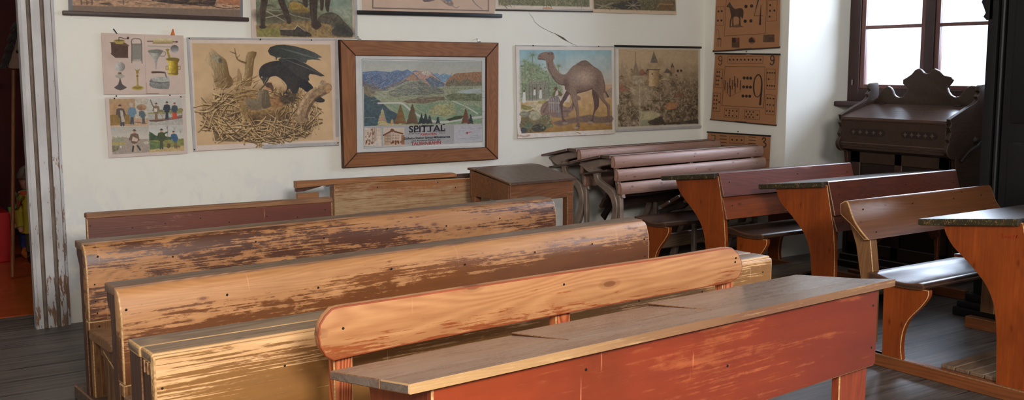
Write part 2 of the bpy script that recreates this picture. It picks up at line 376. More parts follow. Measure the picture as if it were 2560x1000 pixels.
def glass_mat():
    t = NT('window_glass'); tr = t.n('ShaderNodeBsdfTransparent'); gl = t.n('ShaderNodeBsdfGlossy'); gl.inputs['Roughness'].default_value = .03
    fr = t.n('ShaderNodeFresnel'); fr.inputs['IOR'].default_value = 1.35; mx = t.n('ShaderNodeMixShader')
    t.l(fr.outputs[0], mx.inputs[0]); t.l(tr.outputs[0], mx.inputs[1]); t.l(gl.outputs[0], mx.inputs[2]); t.l(mx.outputs[0], t.out.inputs['Surface'])
    return t.m
M['glass'] = glass_mat()

def print_mat(name, rough=.6):
    t = NT(name); a = t.n('ShaderNodeAttribute'); a.attribute_name = 'ink'; v = t.coord((1, 1, 1), 0); n = t.noise(v, 7, 6, .6)
    c = t.mix(t.math('MULTIPLY', t.ramp(n, [(.45, 0), (.8, 1)]), .16), a.outputs['Color'], lin((150, 130, 110)))
    t.l(c, t.b.inputs['Base Color']); t.b.inputs['Roughness'].default_value = rough; t.b.inputs['Specular IOR Level'].default_value = .3
    return t.m
M['print'] = print_mat('printed_school_chart')
# ------------------------------------------------------------------ the setting
WY, WX = 6.04, 5.98          # back wall and right wall planes
def bx(*a, **k):
    bm = newbm(); box(bm, *a, bev=k.pop('bev', 0), **k); return bm
struct('floor', bx(-2.6, 6.72, -3.2, 6.39, -.08, 0), M['floor'])
b = newbm()
box(b, -2.9, .06, WY, WY+.35, 0, 3.0, bev=0); box(b, .06, 1.14, WY, WY+.35, 2.2, 3.0, bev=0); box(b, 1.14, 6.74, WY, WY+.35, 0, 3.0, bev=0)
wall_back = struct('wall_back', b, M['wall'])
b = newbm()
box(b, WX, 6.74, 5.19, WY, 0, 3.0, bev=0); box(b, WX, 6.74, 3.45, 5.19, 2.62, 3.0, bev=0); box(b, 6.70, 6.80, 3.45, 5.19, 0, 1.12, bev=0)
box(b, WX, 6.74, 2.3, 3.45, 0, 3.0, bev=0); box(b, WX, 6.74, .5, 2.3, 0, 1.1, bev=0); box(b, WX, 6.74, .5, 2.3, 2.62, 3.0, bev=0); box(b, WX, 6.74, -3.2, .5, 0, 3.0, bev=0)
wall_right = struct('wall_right', b, M['wall'])
b = newbm(); box(b, -2.9, -2.6, -3.2, WY, 0, 3.0, bev=0); struct('wall_left', b, M['wall'])
b = newbm(); box(b, -2.9, 6.74, -3.5, -3.2, 0, 3.0, bev=0); struct('wall_front', b, M['wall'])
b = newbm(); box(b, -2.9, 6.74, -3.5, 6.39, 3.0, 3.1, bev=0); struct('ceiling', b, M['ceiling'])

# crack running down the plaster
b = newbm()
cr = [(1322, 32), (1332, 44), (1336, 54), (1350, 66), (1372, 78), (1388, 84), (1398, 90), (1408, 96), (1420, 104), (1432, 110), (1446, 116)]
wd = [.0008, .0014, .001, .0016, .0014, .002, .006, .009, .002, .0015, .0006]
P = [at(x, y, Y=WY-.0015) for x, y in cr]
vs = [(b.verts.new(p+Vector((w*.5, 0, w*.6))), b.verts.new(p-Vector((w*.5, 0, w*.6)))) for p, w in zip(P, wd)]
for (a1, a2), (b1, b2) in zip(vs, vs[1:]): b.faces.new((a1, b1, b2, a2))
obj('plaster_crack', b, plain('crack_shadow', (96, 84, 74), rough=.9), wall_back, smooth=0)

# window 1 behind the harmonium
XW = 6.66
b = newbm()
for y0, y1, z0, z1 in ((5.09, 5.19, 1.14, 2.62), (3.45, 3.56, 1.14, 2.62), (3.56, 5.09, 1.14, 1.245), (3.56, 5.09, 2.55, 2.62), (4.47, 4.545, 1.245, 2.55)):
    box(b, XW, XW+.07, y0, y1, z0, z1, bev=.004, mat=0, emat=0)
win = struct('window_1', b, M['win_dark'])
for y0, y1 in ((4.545, 5.09), (3.56, 4.47)):
    b = newbm(); t = .036
    box(b, XW+.012, XW+.055, y0, y0+t, 1.245, 2.55, bev=.003, emat=0); box(b, XW+.012, XW+.055, y1-t, y1, 1.245, 2.55, bev=.003, emat=0)
    box(b, XW+.012, XW+.055, y0+t, y1-t, 1.245, 1.275, bev=.003, emat=0); box(b, XW+.012, XW+.055, y0+t, y1-t, 2.52, 2.55, bev=.003, emat=0)
    for z in (1.70, 2.12): box(b, XW+.015, XW+.05, y0+t, y1-t, z-.012, z+.012, bev=.003, emat=0)
    s_ = obj('window_sash', b, M['win_light'], win, smooth=0)
    b = newbm(); box(b, XW+.03, XW+.034, y0+t, y1-t, 1.275, 2.52, bev=0); obj('window_pane', b, M['glass'], s_, smooth=0)
b = newbm(); tube(b, [(XW-.008, 5.14, 1.27), (XW-.008, 5.14, 1.31)], .006, 8); obj('window_hinge', b, M['pin'], win)
b = newbm(); box(b, 6.50, 6.70, 3.46, 5.185, 1.115, 1.15, bev=.006, emat=0); struct('trim_1', b, M['win_dark'])
# window 2, further along the same wall
b = newbm()
for y0, y1, z0, z1 in ((.5, .6, 1.1, 2.62), (2.2, 2.3, 1.1, 2.62), (.6, 2.2, 1.1, 1.2), (.6, 2.2, 2.54, 2.62), (1.36, 1.44, 1.2, 2.54), (.6, 2.2, 1.66, 1.69), (.6, 2.2, 2.1, 2.13)):
    box(b, XW, XW+.06, y0, y1, z0, z1, bev=0)
w2 = struct('window_2', b, M['win_dark'])
b = newbm(); box(b, XW+.03, XW+.034, .6, 2.2, 1.2, 2.54, bev=0); obj('window_pane', b, M['glass'], w2, smooth=0)

# doorway on the left with its chipped fluted casing
prof = [(.992, 6.06), (.992, 6.002), (1.004, 5.996), (1.008, 6.004), (1.030, 5.998), (1.035, 6.012), (1.047, 6.012), (1.052, 5.996), (1.096, 5.996), (1.101, 6.012), (1.113, 6.012), (1.118, 5.999), (1.150, 5.999), (1.156, 6.012), (1.164, 6.010), (1.172, 6.022), (1.172, 6.06)]
b = newbm(); prism(b, prof, 'Z', 0, 2.24, bev=0)
for f in b.faces:
    c = f.calc_center_median()
    if abs(f.normal.z) < .5 and c.y > 6.003 and c.y < 6.016 and 1.01 < c.x < 1.16: f.material_index = 1
struct('door_1', b, [M['door'], M['groove']], smooth=0)
b = newbm(); prism(b, [(1.08-x, y) for x, y in prof], 'Z', 0, 2.24, bev=0); struct('trim_2', b, [M['door'], M['groove']])
b = newbm(); box(b, .06, .09, 6.06, 6.40, 0, 2.12, bev=0); box(b, .09, 1.14, 6.06, 6.40, 2.17, 2.2, bev=0)
struct('trim_3', b, M['door'])
b = newbm(); box(b, -.09, 1.172, 5.998, 6.06, 2.24, 2.36, bev=.01); struct('trim_4', b, M['door'])
# the next room
struct('floor_next_room', bx(-1.6, 3.2, 6.39, 9.6, -.08, .004), M['orange_floor'])
struct('wall_next_room', bx(-1.6, 3.2, 9.5, 9.6, 0, 3.0), M['maroon'])
b = newbm(); box(b, 1.62, 1.72, 6.39, 9.5, 0, 3.0, bev=0); box(b, -1.7, -1.6, 6.39, 9.5, 0, 3, bev=0); struct('wall_next_room_side', b, M['dark_room'])
struct('ceiling_next_room', bx(-1.7, 3.2, 6.39, 9.6, 3.0, 3.1), M['dark_room'])

red_p = plain('red_cupboard_paint', (176, 16, 18), rough=.4, var=.15); dk = plain('cupboard_dark_inside', (24, 16, 16), rough=.8)
t = thing('red_cupboard', 'bright red painted cupboard seen through the doorway', 'cupboard', (.70, 8.24, .004))
b = newbm(); box(b, -.5, .53, 0, .5, 0, .36, bev=.006, emat=0); obj('base', b, red_p, t)
b = newbm(); box(b, -.5, .44, 0, .5, .36, .39, bev=.004, emat=0); box(b, -.5, .42, .46, .5, .39, 1.36, bev=0); obj('carcass', b, dk, t)
b = newbm(); box(b, .30, .445, -.012, .02, .39, 1.36, bev=.004, emat=0); obj('stile', b, red_p, t)
b = newbm(); box(b, -.5, .51, 0, .5, 1.33, 1.36, bev=.004, emat=0); obj('top', b, red_p, t)

def doll(name, label, loc, tunic, legs, boots, hair, hat):
    t = thing(name, label, 'doll', loc)
    skin = plain(name+'_skin', (206, 160, 140), rough=.6)
    b = newbm(); lathe(b, [(.02, .50), (.045, .52), (.062, .57), (.055, .62), (.03, .65), (0, .655)], 16)
    hd = obj('head', b, skin, t)
    b = newbm(); bmesh.ops.create_icosphere(b, subdivisions=2, radius=.009, matrix=Matrix.Translation((-.02, -.058, .585))); obj('eye', b, dk, hd)
    b = newbm(); bmesh.ops.create_icosphere(b, subdivisions=2, radius=.009, matrix=Matrix.Translation((.02, -.058, .585))); obj('eye', b, dk, hd)
    b = newbm(); lathe(b, [(.075, .595), (.07, .62), (.05, .665), (.02, .685), (0, .69)] if not hat else [(.10, .62), (.068, .63), (.06, .68), (.03, .70), (0, .702)], 16); obj('hat' if hat else 'hair', b, hair, hd)
    b = newbm(); lathe(b, [(.03, .51), (.07, .49), (.085, .42), (.09, .32), (.11, .22), (.0, .215)], 16); obj('tunic', b, tunic, t)
    for s in (-1, 1):
        b = newbm(); tube(b, [(s*.07, 0, .48), (s*.12, -.02, .38), (s*.115, -.05, .27)], [.03, .03, .026], 10); obj('sleeve', b, tunic, t)
        b = newbm(); tube(b, [(s*.115, -.05, .27), (s*.112, -.055, .235)], [.02, .014], 8); obj('hand', b, skin, t)
        b = newbm(); tube(b, [(s*.04, 0, .24), (s*.045, 0, .08)], [.042, .034], 10); obj('trouser_leg', b, legs, t)
        b = newbm(); tube(b, [(s*.045, .01, .09), (s*.045, 0, .03), (s*.05, -.03, .022), (s*.05, -.07, .016)], [.03, .03, .024, .014], 10); obj('boot', b, boots, t)
    return t
def floral():
    t = NT('green_floral_cloth'); v = t.coord((1, 1, 1), 0); vo = t.n('ShaderNodeTexVoronoi'); vo.inputs['Scale'].default_value = 22; t.l(v, vo.inputs['Vector'])
    c = t.ramp(vo.outputs['Color'], [(0, lin((70, 150, 60))), (.4, lin((110, 170, 80))), (.55, lin((200, 40, 40))), (.75, lin((190, 190, 150))), (1, lin((60, 120, 60)))]); t.l(c, t.b.inputs['Base Color']); t.b.inputs['Roughness'].default_value = .8
    return t.m
p1 = at(62, 642, Z=.004); p2 = at(40, 652, Z=.004)
doll('doll', 'cloth doll in mustard yellow tunic and grey trousers, half hidden by the door casing', (p1.x+.05, p1.y-.25, .004), plain('yellow_cloth', (176, 160, 50), rough=.85), plain('grey_cloth', (84, 82, 70), rough=.85), plain('dark_boot', (36, 28, 26), rough=.5), plain('brown_hat', (104, 78, 62), rough=.8), True)
doll('doll', 'cloth doll in green floral dress behind the yellow-clad doll', (p2.x+.13, p2.y+.12, .004), floral(), plain('blue_cloth', (44, 60, 120), rough=.85), plain('orange_shoe', (190, 100, 40), rough=.6), plain('grey_hair', (110, 100, 96), rough=.8), False)
# hobby horse leaning inside the doorway
a0, a1 = at(24, 572, Y=7.55), at(34, 175, Y=7.55)
a0.z = .004
t = thing('hobby_horse', 'hobby horse with beige cloth head and dark mane leaning by the doorway', 'toy', tuple(a0))
b = newbm(); tube(b, [(0, 0, .015), tuple(a1-a0)], .013, 10); obj('stick', b, wood('stick_wood', (160, 104, 62), (120, 74, 44), axis='Z', knots=0), t)
hp = [at(x, y, Y=7.55)-a0 for x, y in [(30, 172), (50, 172), (52, 120), (48, 90), (40, 62), (32, 66), (34, 95), (26, 130), (12, 150), (10, 165), (20, 170)]]
b = newbm(); prism(b, [(p.x, p.z) for p in hp], 'Y', -.035, .035, bev=.018, seg=2, emat=0); hh = obj('head', b, plain('beige_cloth', (150, 124, 108), rough=.9), t)
b = newbm()
mp_ = [at(x, y, Y=7.55)-a0 for x, y in [(34, 60), (26, 85), (20, 110), (12, 135), (6, 155)]]
for q in mp_:
    for k in range(5): tube(b, [(q.x+.01*k, -.038, q.z+.01*k), (q.x-.03+.012*k, -.05, q.z-.045)], [.009, .003], 6)
obj('mane', b, plain('dark_mane', (42, 38, 38), rough=.9), hh)
b = newbm(); q = at(42, 129, Y=7.55)-a0; bmesh.ops.create_icosphere(b, subdivisions=2, radius=.012, matrix=Matrix.Translation((q.x, -.04, q.z))); obj('eye', b, dk, hh)
# ------------------------------------------------------------------ long pews on the left
def frame_from(L, R):
    """base point, yaw and length from the measured top front corners"""
    d = R-L; return (L.x, L.y, 0), math.atan2(d.y, d.x), math.hypot(d.x, d.y)

def nails(bm, spots, y, mat=1):
    for x, z in spots:
        r = .0045
        lathe_m = Matrix.Translation((x, y, z)) @ Matrix.Rotation(math.pi/2, 4, 'X')
        s = bmesh.new(); lathe(s, [(r, 0), (r*.8, .0015), (0, .0022)], 8, mat=mat); _finish(bm, s, lathe_m)

def pew(label, L, R, zt, front, depth, ledge, bare_seat=True, roll=True, boards=1, low=.34, seed=0, leg=True, seat=True):
    loc, yaw, n = frame_from(L, R); rnd = random.Random(seed)
    t = thing('school_bench', label, 'bench', loc, yaw)
    # front panel with its worn rolled top edge
    ft = zt-.006
    pr = [(0, low+.045), (0, ft-.10), (.006, ft-.06), (.018, ft-.022), (.030, ft-.006), (.048, ft), (.058, ft-.02), (.058, low+.045)] if roll else [(0, low), (0, ft-.006), (.006, ft), (.03, ft), (.03, low)]
    b = newbm(); prism(b, pr, 'X', 0, n, bev=.006, seg=2)
    sp = [(x+rnd.uniform(-.02, .02), ft-.065+rnd.uniform(-.02, .02)) for x in np.linspace(.03, n-.04, 8)] + [(.03, ft-.16), (.03, ft-.23), (n-.03, ft-.16), (.035, low+.075)]
    nails(b, sp, .0015, 2)
    obj('front_panel', b, [front, M['edge_pine'], M['nail']], t)
    if roll:
        b = newbm(); box(b, 0, n, .002, .05, low, low+.042, bev=.004); nails(b, [(.04, low+.02), (n-.04, low+.02)], 0, 2); obj('lower_rail', b, [M['leg_worn'], M['edge_pine'], M['nail']], t)
    if boards == 1:
        b = newbm(); box(b, -.002, n, .046, depth, zt-.03, zt, bev=.006, seg=2); obj('top_ledge', b, [ledge, M['edge_dark']], t)
    elif boards == 2:
        b = newbm(); box(b, 0, n, .012, depth*.5-.002, zt-.028, zt+.001, bev=.006, seg=2); obj('top_ledge', b, [ledge, M['edge_pine']], t)
        b = newbm(); box(b, -.004, n, depth*.5, depth, zt-.028, zt, bev=.006, seg=2); obj('top_ledge', b, [ledge, M['edge_pine']], t)
    elif boards == 3:
        b = newbm(); box(b, -.001, n+.001, -.004, depth, zt-.026, zt, bev=.005); obj('top_ledge', b, [ledge, M['edge_dark']], t)
    # end boards
    for x0, x1 in ((.004, .034), (n-.034, n-.004)):
        b = newbm()
        if boards == 2:
            box(b, x0, x1, .012, depth*.5-.004, .05, zt-.026, bev=.003); box(b, x0-.004, x1, depth*.5+.002, depth, .05, zt-.026, bev=.003)
        else: prism(b, [(.055, .05), (.055, zt-.028), (depth, zt-.028), (depth, zt-.06), (depth-.03, zt-.10), (depth-.045, .05)] if roll else [(.03, .05), (.03, zt-.03), (depth, zt-.03), (depth-.01, .05)], 'X', x0, x1, bev=.003)
        obj('end_board', b, [M['end_dark'], M['edge_dark']], t)
    if boards == 2:     # finger joints at the corner
        b = newbm()
        for k in range(3): box(b, -.001, .006, .018+.026*k, .028+.026*k, zt-.06, zt-.028, bev=.001)
        obj('corner_joint', b, [M['edge_dark'], M['edge_pine']], t)
    if leg:
        for x0 in (.012, n-.062):
            b = newbm(); box(b, x0, x0+.05, .006, .048, .06, low, bev=.004); obj('leg', b, [M['leg_worn'], M['edge_pine']], t)
    sy = -.055
    for x0 in (-.005, n-.07):
        b = newbm(); box(b, x0, x0+.075, sy-.40 if seat else .0, depth+.12, 0, .06, bev=.005); obj('base_runner', b, [M['runner'], M['edge_dark']], t)
    if not seat: return t
    # seat with worn round nosing
    pr = [(y, z-.034) for y, z in smooth_pts([(sy, .40), (sy-.12, .402), (sy-.23, .404), (sy-.285, .398), (sy-.30, .382), (sy-.285, .366), (sy-.23, .362), (sy, .362)], 3)]
    b = newbm(); prism(b, pr, 'X', -.018, n+.01, bev=.004); obj('seat', b, [M['seat_old'], M['edge_dark']], t)
    for x0 in (.005, n-.045):
        b = newbm(); box(b, x0, x0+.04, sy-.28, sy-.25, .25, .33, bev=.004); box(b, x0+.002, x0+.04, sy-.285, sy-.06, .27, .33, bev=.004)
        prism(b, [(sy-.27, .06), (sy-.26, .25), (sy-.10, .30), (sy-.14, .06)], 'X', x0, x0+.03, bev=.003)
        obj('seat_support', b, [M['leg_worn'], M['edge_pine']], t)
    return t

ZB = .70
pew('long bench with red-brown painted back, farthest left one along the wall', at(215, 535, Z=.72), at(831, 494, Z=.72), .72, M['pew_red'], .06, M['pew_strip'], roll=False, boards=3, seed=1)
pew('long bench with worn dark varnish, second back from the wall on the left', at(212, 612, Z=ZB), at(1392, 496, Z=ZB), ZB, M['pew_b'], .145, M['ledge'], seed=2)
pew('long bench with amber varnish worn pale along its top, directly behind the scratched ochre one', at(298, 724, Z=ZB), at(1625, 551, Z=ZB), ZB, M['pew_c'], .145, M['ledge'], seed=3)
pew('long bench with scratched ochre front and grooved top, behind the pale rounded backrest', at(382, 889, Z=ZB), at(1931, 641, Z=ZB), ZB, M['pew_d'], .20, M['ledge_d'], boards=2, roll=False, seed=4, low=.30, seat=False)

# ------------------------------------------------------------------ front red desk with its pale backrest
L, R = at(1022, 961, Z=.765), at(2240, 697, Z=.765)
loc, yaw, n = frame_from(L, R)
t = thing('school_desk', 'long red-stained desk with grey worn top and pale rounded backrest, nearest the camera', 'desk', loc, yaw)
D, dz = .34, -.052
def desk_z(y): return .765+dz*y/D
b = newbm(); prism(b, [(0, desk_z(0)), (.115, desk_z(.115)), (.115, desk_z(.115)-.022), (0, desk_z(0)-.022)], 'X', 0, n, bev=.003)
for f in b.faces:
    if f.normal.y < -.7: f.material_index = 1
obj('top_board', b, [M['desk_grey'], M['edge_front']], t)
for x0, x1, up, ex in ((0, .526, 0, 0), (.529, 1.038, .006, .006), (1.041, n-.004, .012, .02)):
    b = newbm(); y1 = D+ex; prism(b, [(.117, desk_z(.117)+.0005), (y1, desk_z(y1)+up), (y1, desk_z(y1)+up-.02), (.117, desk_z(.117)-.022)], 'X', x0, x1, bev=.002)
    for f in b.faces:
        if f.normal.x < -.8 and up: f.material_index = 2
    obj('lid', b, [M['desk_grey'], M['edge_dark'], M['end_dark']], t)
b = newbm(); prism(b, [(.07, .745), (n-.055, .745), (n-.054, .508), (n-.064, .500), (.07, .470)], 'Y', .022, .044, bev=.004)
nails(b, [(.5, .70), (1.0, .62), (n-.08, .69), (n-.08, .56)], .0225, 2)
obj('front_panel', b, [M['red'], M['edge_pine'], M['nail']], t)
for x0 in (.10, n-.20):
    b = newbm(); box(b, x0, x0+.13, .046, .075, 0, .60, bev=.003); obj('leg', b, [M['red_leg'], M['edge_pine']], t)
for x0 in (.075, n-.085):
    b = newbm(); prism(b, smooth_pts([(.046, .735), (.30, .695), (.28, .62), (.16, .50), (.12, .35), (.12, .03), (.05, .03)], 1), 'X', x0, x0+.025, bev=.002); obj('side_panel', b, [M['red_leg'], M['edge_pine']], t)
b = newbm(); box(b, .1, n-.09, .06, .26, .60, .615, bev=.002); obj('book_shelf', b, [M['end_dark'], M['edge_dark']], t)
for x0 in (.06, n-.10):
    b = newbm(); box(b, x0, x0+.05, -.05, .66, 0, .055, bev=.004); obj('base_runner', b, [M['runner_orange'], M['edge_dark']], t)
# backrest (rounded ends) on three posts; local frame follows the desk, so bring measured points in
Minv = (Matrix.Translation(loc) @ Matrix.Rotation(yaw, 4, 'Z')).inverted()
YB = 2.34
pts_px = [(850, 766), (1000, 744), (1400, 683), (1700, 639), (1812, 620), (1832, 620), (1846, 632), (1856, 655), (1857, 672), (1848, 694), (1826, 707), (1800, 712), (1500, 768), (1200, 826), (1000, 866), (880, 892), (835, 903), (815, 892), (800, 868), (795, 842), (799, 812), (812, 790), (830, 772)]
pw = [at(x, y, Y=YB) for x, y in pts_px]
b = newbm(); prism(b, [(p.x, p.z) for p in pw], 'Y', YB, YB+.026, bev=.004, seg=2)
for x, y in ((858, 821), (1410, 711), (1840, 645), (1838, 655)):
    q = at(x, y, Y=YB); nails(b, [(q.x, q.z)], YB+.001, 2)
bmesh.ops.transform(b, matrix=Minv, verts=b.verts)
obj('backrest', b, [M['pale'], M['edge_red'], M['nail']], t)
for x0, x1, y in ((834, 882, 896), (1390, 1426, 790), (1806, 1833, 712)):
    a_, c_ = at(x0, y, Y=YB+.027).x, at(x1, y, Y=YB+.027).x
    b = newbm(); box(b, a_, c_, YB+.0268, YB+.062, .03, .74, bev=.003); bmesh.ops.transform(b, matrix=Minv, verts=b.verts); obj('backrest_post', b, [M['post_red'], M['edge_pine']], t)
b = newbm(); box(b, 1.08, 2.12, 2.10, 2.335, .31, .34, bev=.008, seg=2); bmesh.ops.transform(b, matrix=Minv, verts=b.verts); obj('seat', b, [M['seat_old'], M['edge_dark']], t)
for x0 in (1.12, 2.04):
    b = newbm(); box(b, x0, x0+.03, 2.13, 2.32, .05, .31, bev=.003); bmesh.ops.transform(b, matrix=Minv, verts=b.verts); obj('seat_support', b, [M['red_leg'], M['edge_pine']], t)

# ------------------------------------------------------------------ far bare desk by the wall (worn through on the left)
L, R = at(740, 455, Z=.75), at(1250, 427, Z=.75)
loc, yaw, n = frame_from(L, R); k = n/510.0
t = thing('school_desk', 'low bare-board desk under the framed picture, broken open at its left end', 'desk', loc, yaw)
b = newbm(); prism(b, [(88*k, .40), (483*k, .40), (483*k, .715), (393*k, .715), (88*k, .725)], 'Y', .0, .022, bev=.003); nails(b, [(.5, .69), (.9, .70), (1.02, .66)], -.0005, 2); obj('front_panel', b, [M['bare_far'], M['edge_pine'], M['nail']], t)
b = newbm(); prism(b, [(0, .712), (88*k, .722), (393*k, .726), (393*k, .744), (386*k, .752), (0, .752)], 'Y', -.004, .05, bev=.003); obj('top_rail', b, [M['far_top'], M['edge_dark']], t)
b = newbm(); box(b, 452*k, n, -.004, .06, .726, .752, bev=.003); obj('top_rail', b, [M['far_top'], M['edge_dark']], t)
b = newbm(); prism(b, [(.05, .74), (.36, .69), (.36, .67), (.05, .715)], 'X', .30, n-.12, bev=.002); obj('desk_top', b, [M['table_top'], M['edge_dark']], t)
b = newbm(); box(b, .004, 52*k, .0, .02, .56, .683, bev=.003); obj('end_cleat', b, [M['far_top'], M['edge_dark']], t)
b = newbm(); prism(b, [(.004, .715), (.004, .690), (.05, .692), (60*k, .715)], 'Y', .012, .045, bev=.001); obj('slit_shade', b, [M['end_dark'], M['end_dark']], t)  # dark wedge standing in for the shade in the slit under the rail
for x0 in (.32, n-.13):
    b = newbm(); prism(b, [(.022, 0), (.02, .715), (.34, .67), (.34, 0)], 'X', x0, x0+.012, bev=.001); obj('side_panel', b, [M['far_top'], M['edge_dark']], t)

# ------------------------------------------------------------------ small single desk beside it
ax, ay = 3.385, 4.965; w_, d_ = .47, .43
t = thing('small_desk', 'small dark brown single desk with sloping lid beside the bare-board desk', 'desk', (ax, ay, 0), .02)
b = newbm(); prism(b, [(-.012, .742), (.355, .797), (.355, .782), (-.012, .727)], 'X', -.012, w_+.012, bev=.004); obj('lid', b, [M['table_top'], M['edge_dark']], t)
b = newbm(); box(b, -.012, w_+.012, .358, d_+.01, .782, .797, bev=.003); obj('top_strip', b, [M['table_top'], M['edge_dark']], t)
b = newbm(); box(b, .0, w_, 0, .018, .625, .727, bev=.003); obj('front_apron', b, [M['table'], M['edge_dark']], t)
for x0 in (0, w_-.018):
    b = newbm(); prism(b, [(.018, .625), (.018, .727), (d_-.02, .778), (d_-.02, .625)], 'X', x0, x0+.018, bev=.002); obj('side_apron', b, [M['table'], M['edge_dark']], t)
b = newbm(); box(b, 0, w_, d_-.02, d_, .625, .78, bev=.002); obj('back_apron', b, [M['table'], M['edge_dark']], t)
for x0, y0 in ((.002, .002), (w_-.05, .002), (.002, d_-.05), (w_-.05, d_-.05)):
    b = newbm(); box(b, x0, x0+.048, y0-.004, y0+.044, 0, .66, bev=.004); obj('leg', b, [M['table'], M['edge_dark']], t)

# ------------------------------------------------------------------ two iron-framed slatted desks
def iron_desk(label, L, R, seat_up=.9, pivot=.42, xs=.12, dep=.46):
    loc, yaw, n = frame_from(L, R)
    t = thing('slatted_desk', label, 'desk', loc, yaw)
    for i, zt in enumerate((.84, .753, .666)):
        yy = -.018*i
        h = .078
        pr = [(yy+.004, zt-h), (yy-.004, zt-h+.012), (yy-.010, zt-h*.55), (yy-.004, zt-.012), (yy+.006, zt-.002), (yy+.014, zt), (yy+.028, zt-.006), (yy+.030, zt-h+.004)]
        b = newbm(); prism(b, pr, 'X', .0+.012*i, n+.010*i, bev=.006, seg=2); nails(b, [(.08+.012*i, zt-h*.55), (n*.5, zt-h*.5), (n-.10, zt-h*.5)], yy-.008, 2)
        obj('slat', b, [M['slat'], M['slat_edge'], M['nail']], t)
    b = newbm(); box(b, -.005, n-.02, .032, .115, .825, .846, bev=.003); obj('top_strip', b, [M['slat_dark'], M['slat']], t)
    b = newbm(); prism(b, [(.118, .844), (dep, .844-(dep-.118)*.21), (dep, .829-(dep-.118)*.21), (.118, .828)], 'X', -.02, n-.02, bev=.003); obj('desk_top', b, [M['slat_dark'], M['slat']], t)
    b = newbm(); prism(b, [(.10, .745), (.36, .70), (.36, .688), (.10, .733)], 'X', .03, n-.06, bev=.002); obj('book_shelf', b, [M['slat_dark'], M['slat_dark']], t)
    for x0 in (.045, n*.5, n-.10):
        b = newbm(); X0, X1 = x0, x0+.036
        prism(b, smooth_pts([(.375, .766), (.12, .822), (.03, .818), (.0, .80), (.10, .775), (.19, .755), (.25, .715), (.30, .715), (.345, .742)], 3, closed=True), 'X', X0, X1, bev=.005, emat=0)
        sweep(b, [(.21, .745), (.222, .70), (.200, .655), (.130, .62), (.075, .588), (.048, .545), (.036, .48), (.06, .38), (.12, .25), (.17, .12), (.20, .0)], [.07, .045, .042, .046, .056, .052, .05, .05, .046, .046, .06], 'X', X0, X1)
        sweep(b, [(.08, .592), (.03, .575), (-.035, .585)], [.045, .034, .04], 'X', X0+.004, X1-.004)
        sweep(b, [(.056, .82), (.036, .73), (.018, .64), (.002, .56), (-.004, .46), (-.006, .30), (-.004, .12), (.0, .0)], [.03, .03, .034, .036, .034, .034, .034, .06], 'X', X0+.002, X1-.002)
        obj('iron_frame', b, M['iron'], t)
    # tip-up seat on its iron brackets, on the near side
    ang = seat_up
    for j in range(3):
        b = newbm(); Mx = Matrix.Translation((0, -.06, pivot)) @ Matrix.Rotation(ang, 4, 'X') @ Matrix.Translation((0, -.02-.095*j, 0))
        box(b, xs, n-.14, -.085, 0, -.012, .012, bev=.005, M=Mx); obj('seat_slat', b, [M['slat_dark'], M['seat_edge']], t)
    for x0 in (xs+.05, n*.5+.06, n-.22):
        b = newbm(); Mx = Matrix.Translation((0, -.06, pivot)) @ Matrix.Rotation(ang, 4, 'X')
        sweep(b, [(.06, -.02), (-.06, -.03), (-.16, -.045), (-.27, -.035), (-.37, -.02)], [.05, .035, .055, .03, .06], 'X', x0, x0+.028, M=Mx)
        obj('seat_bracket', b, M['iron_dark'], t)
    b = newbm(); tube(b, [(.03, -.02, .10), (n-.06, -.02, .10)], .014, 10); obj('foot_rail', b, M['iron_dark'], t)
    b = newbm(); box(b, .04, n-.06, .02, .045, .17, .27, bev=.004); obj('stretcher_board', b, [M['footboard'], M['edge_dark']], t)
    return t
iron_desk('iron-framed desk with mauve slatted back, closest to the back wall', at(1450, 375, Z=.84), at(1801, 351, Z=.84), seat_up=-1.0)
i2 = iron_desk('iron-framed desk with three mauve slats, in front of a like one', at(1535, 391, Z=.832), at(1908, 363, Z=.832), seat_up=-.5, pivot=.475, xs=.36, dep=.41); i2.scale = (1, 1, .988)

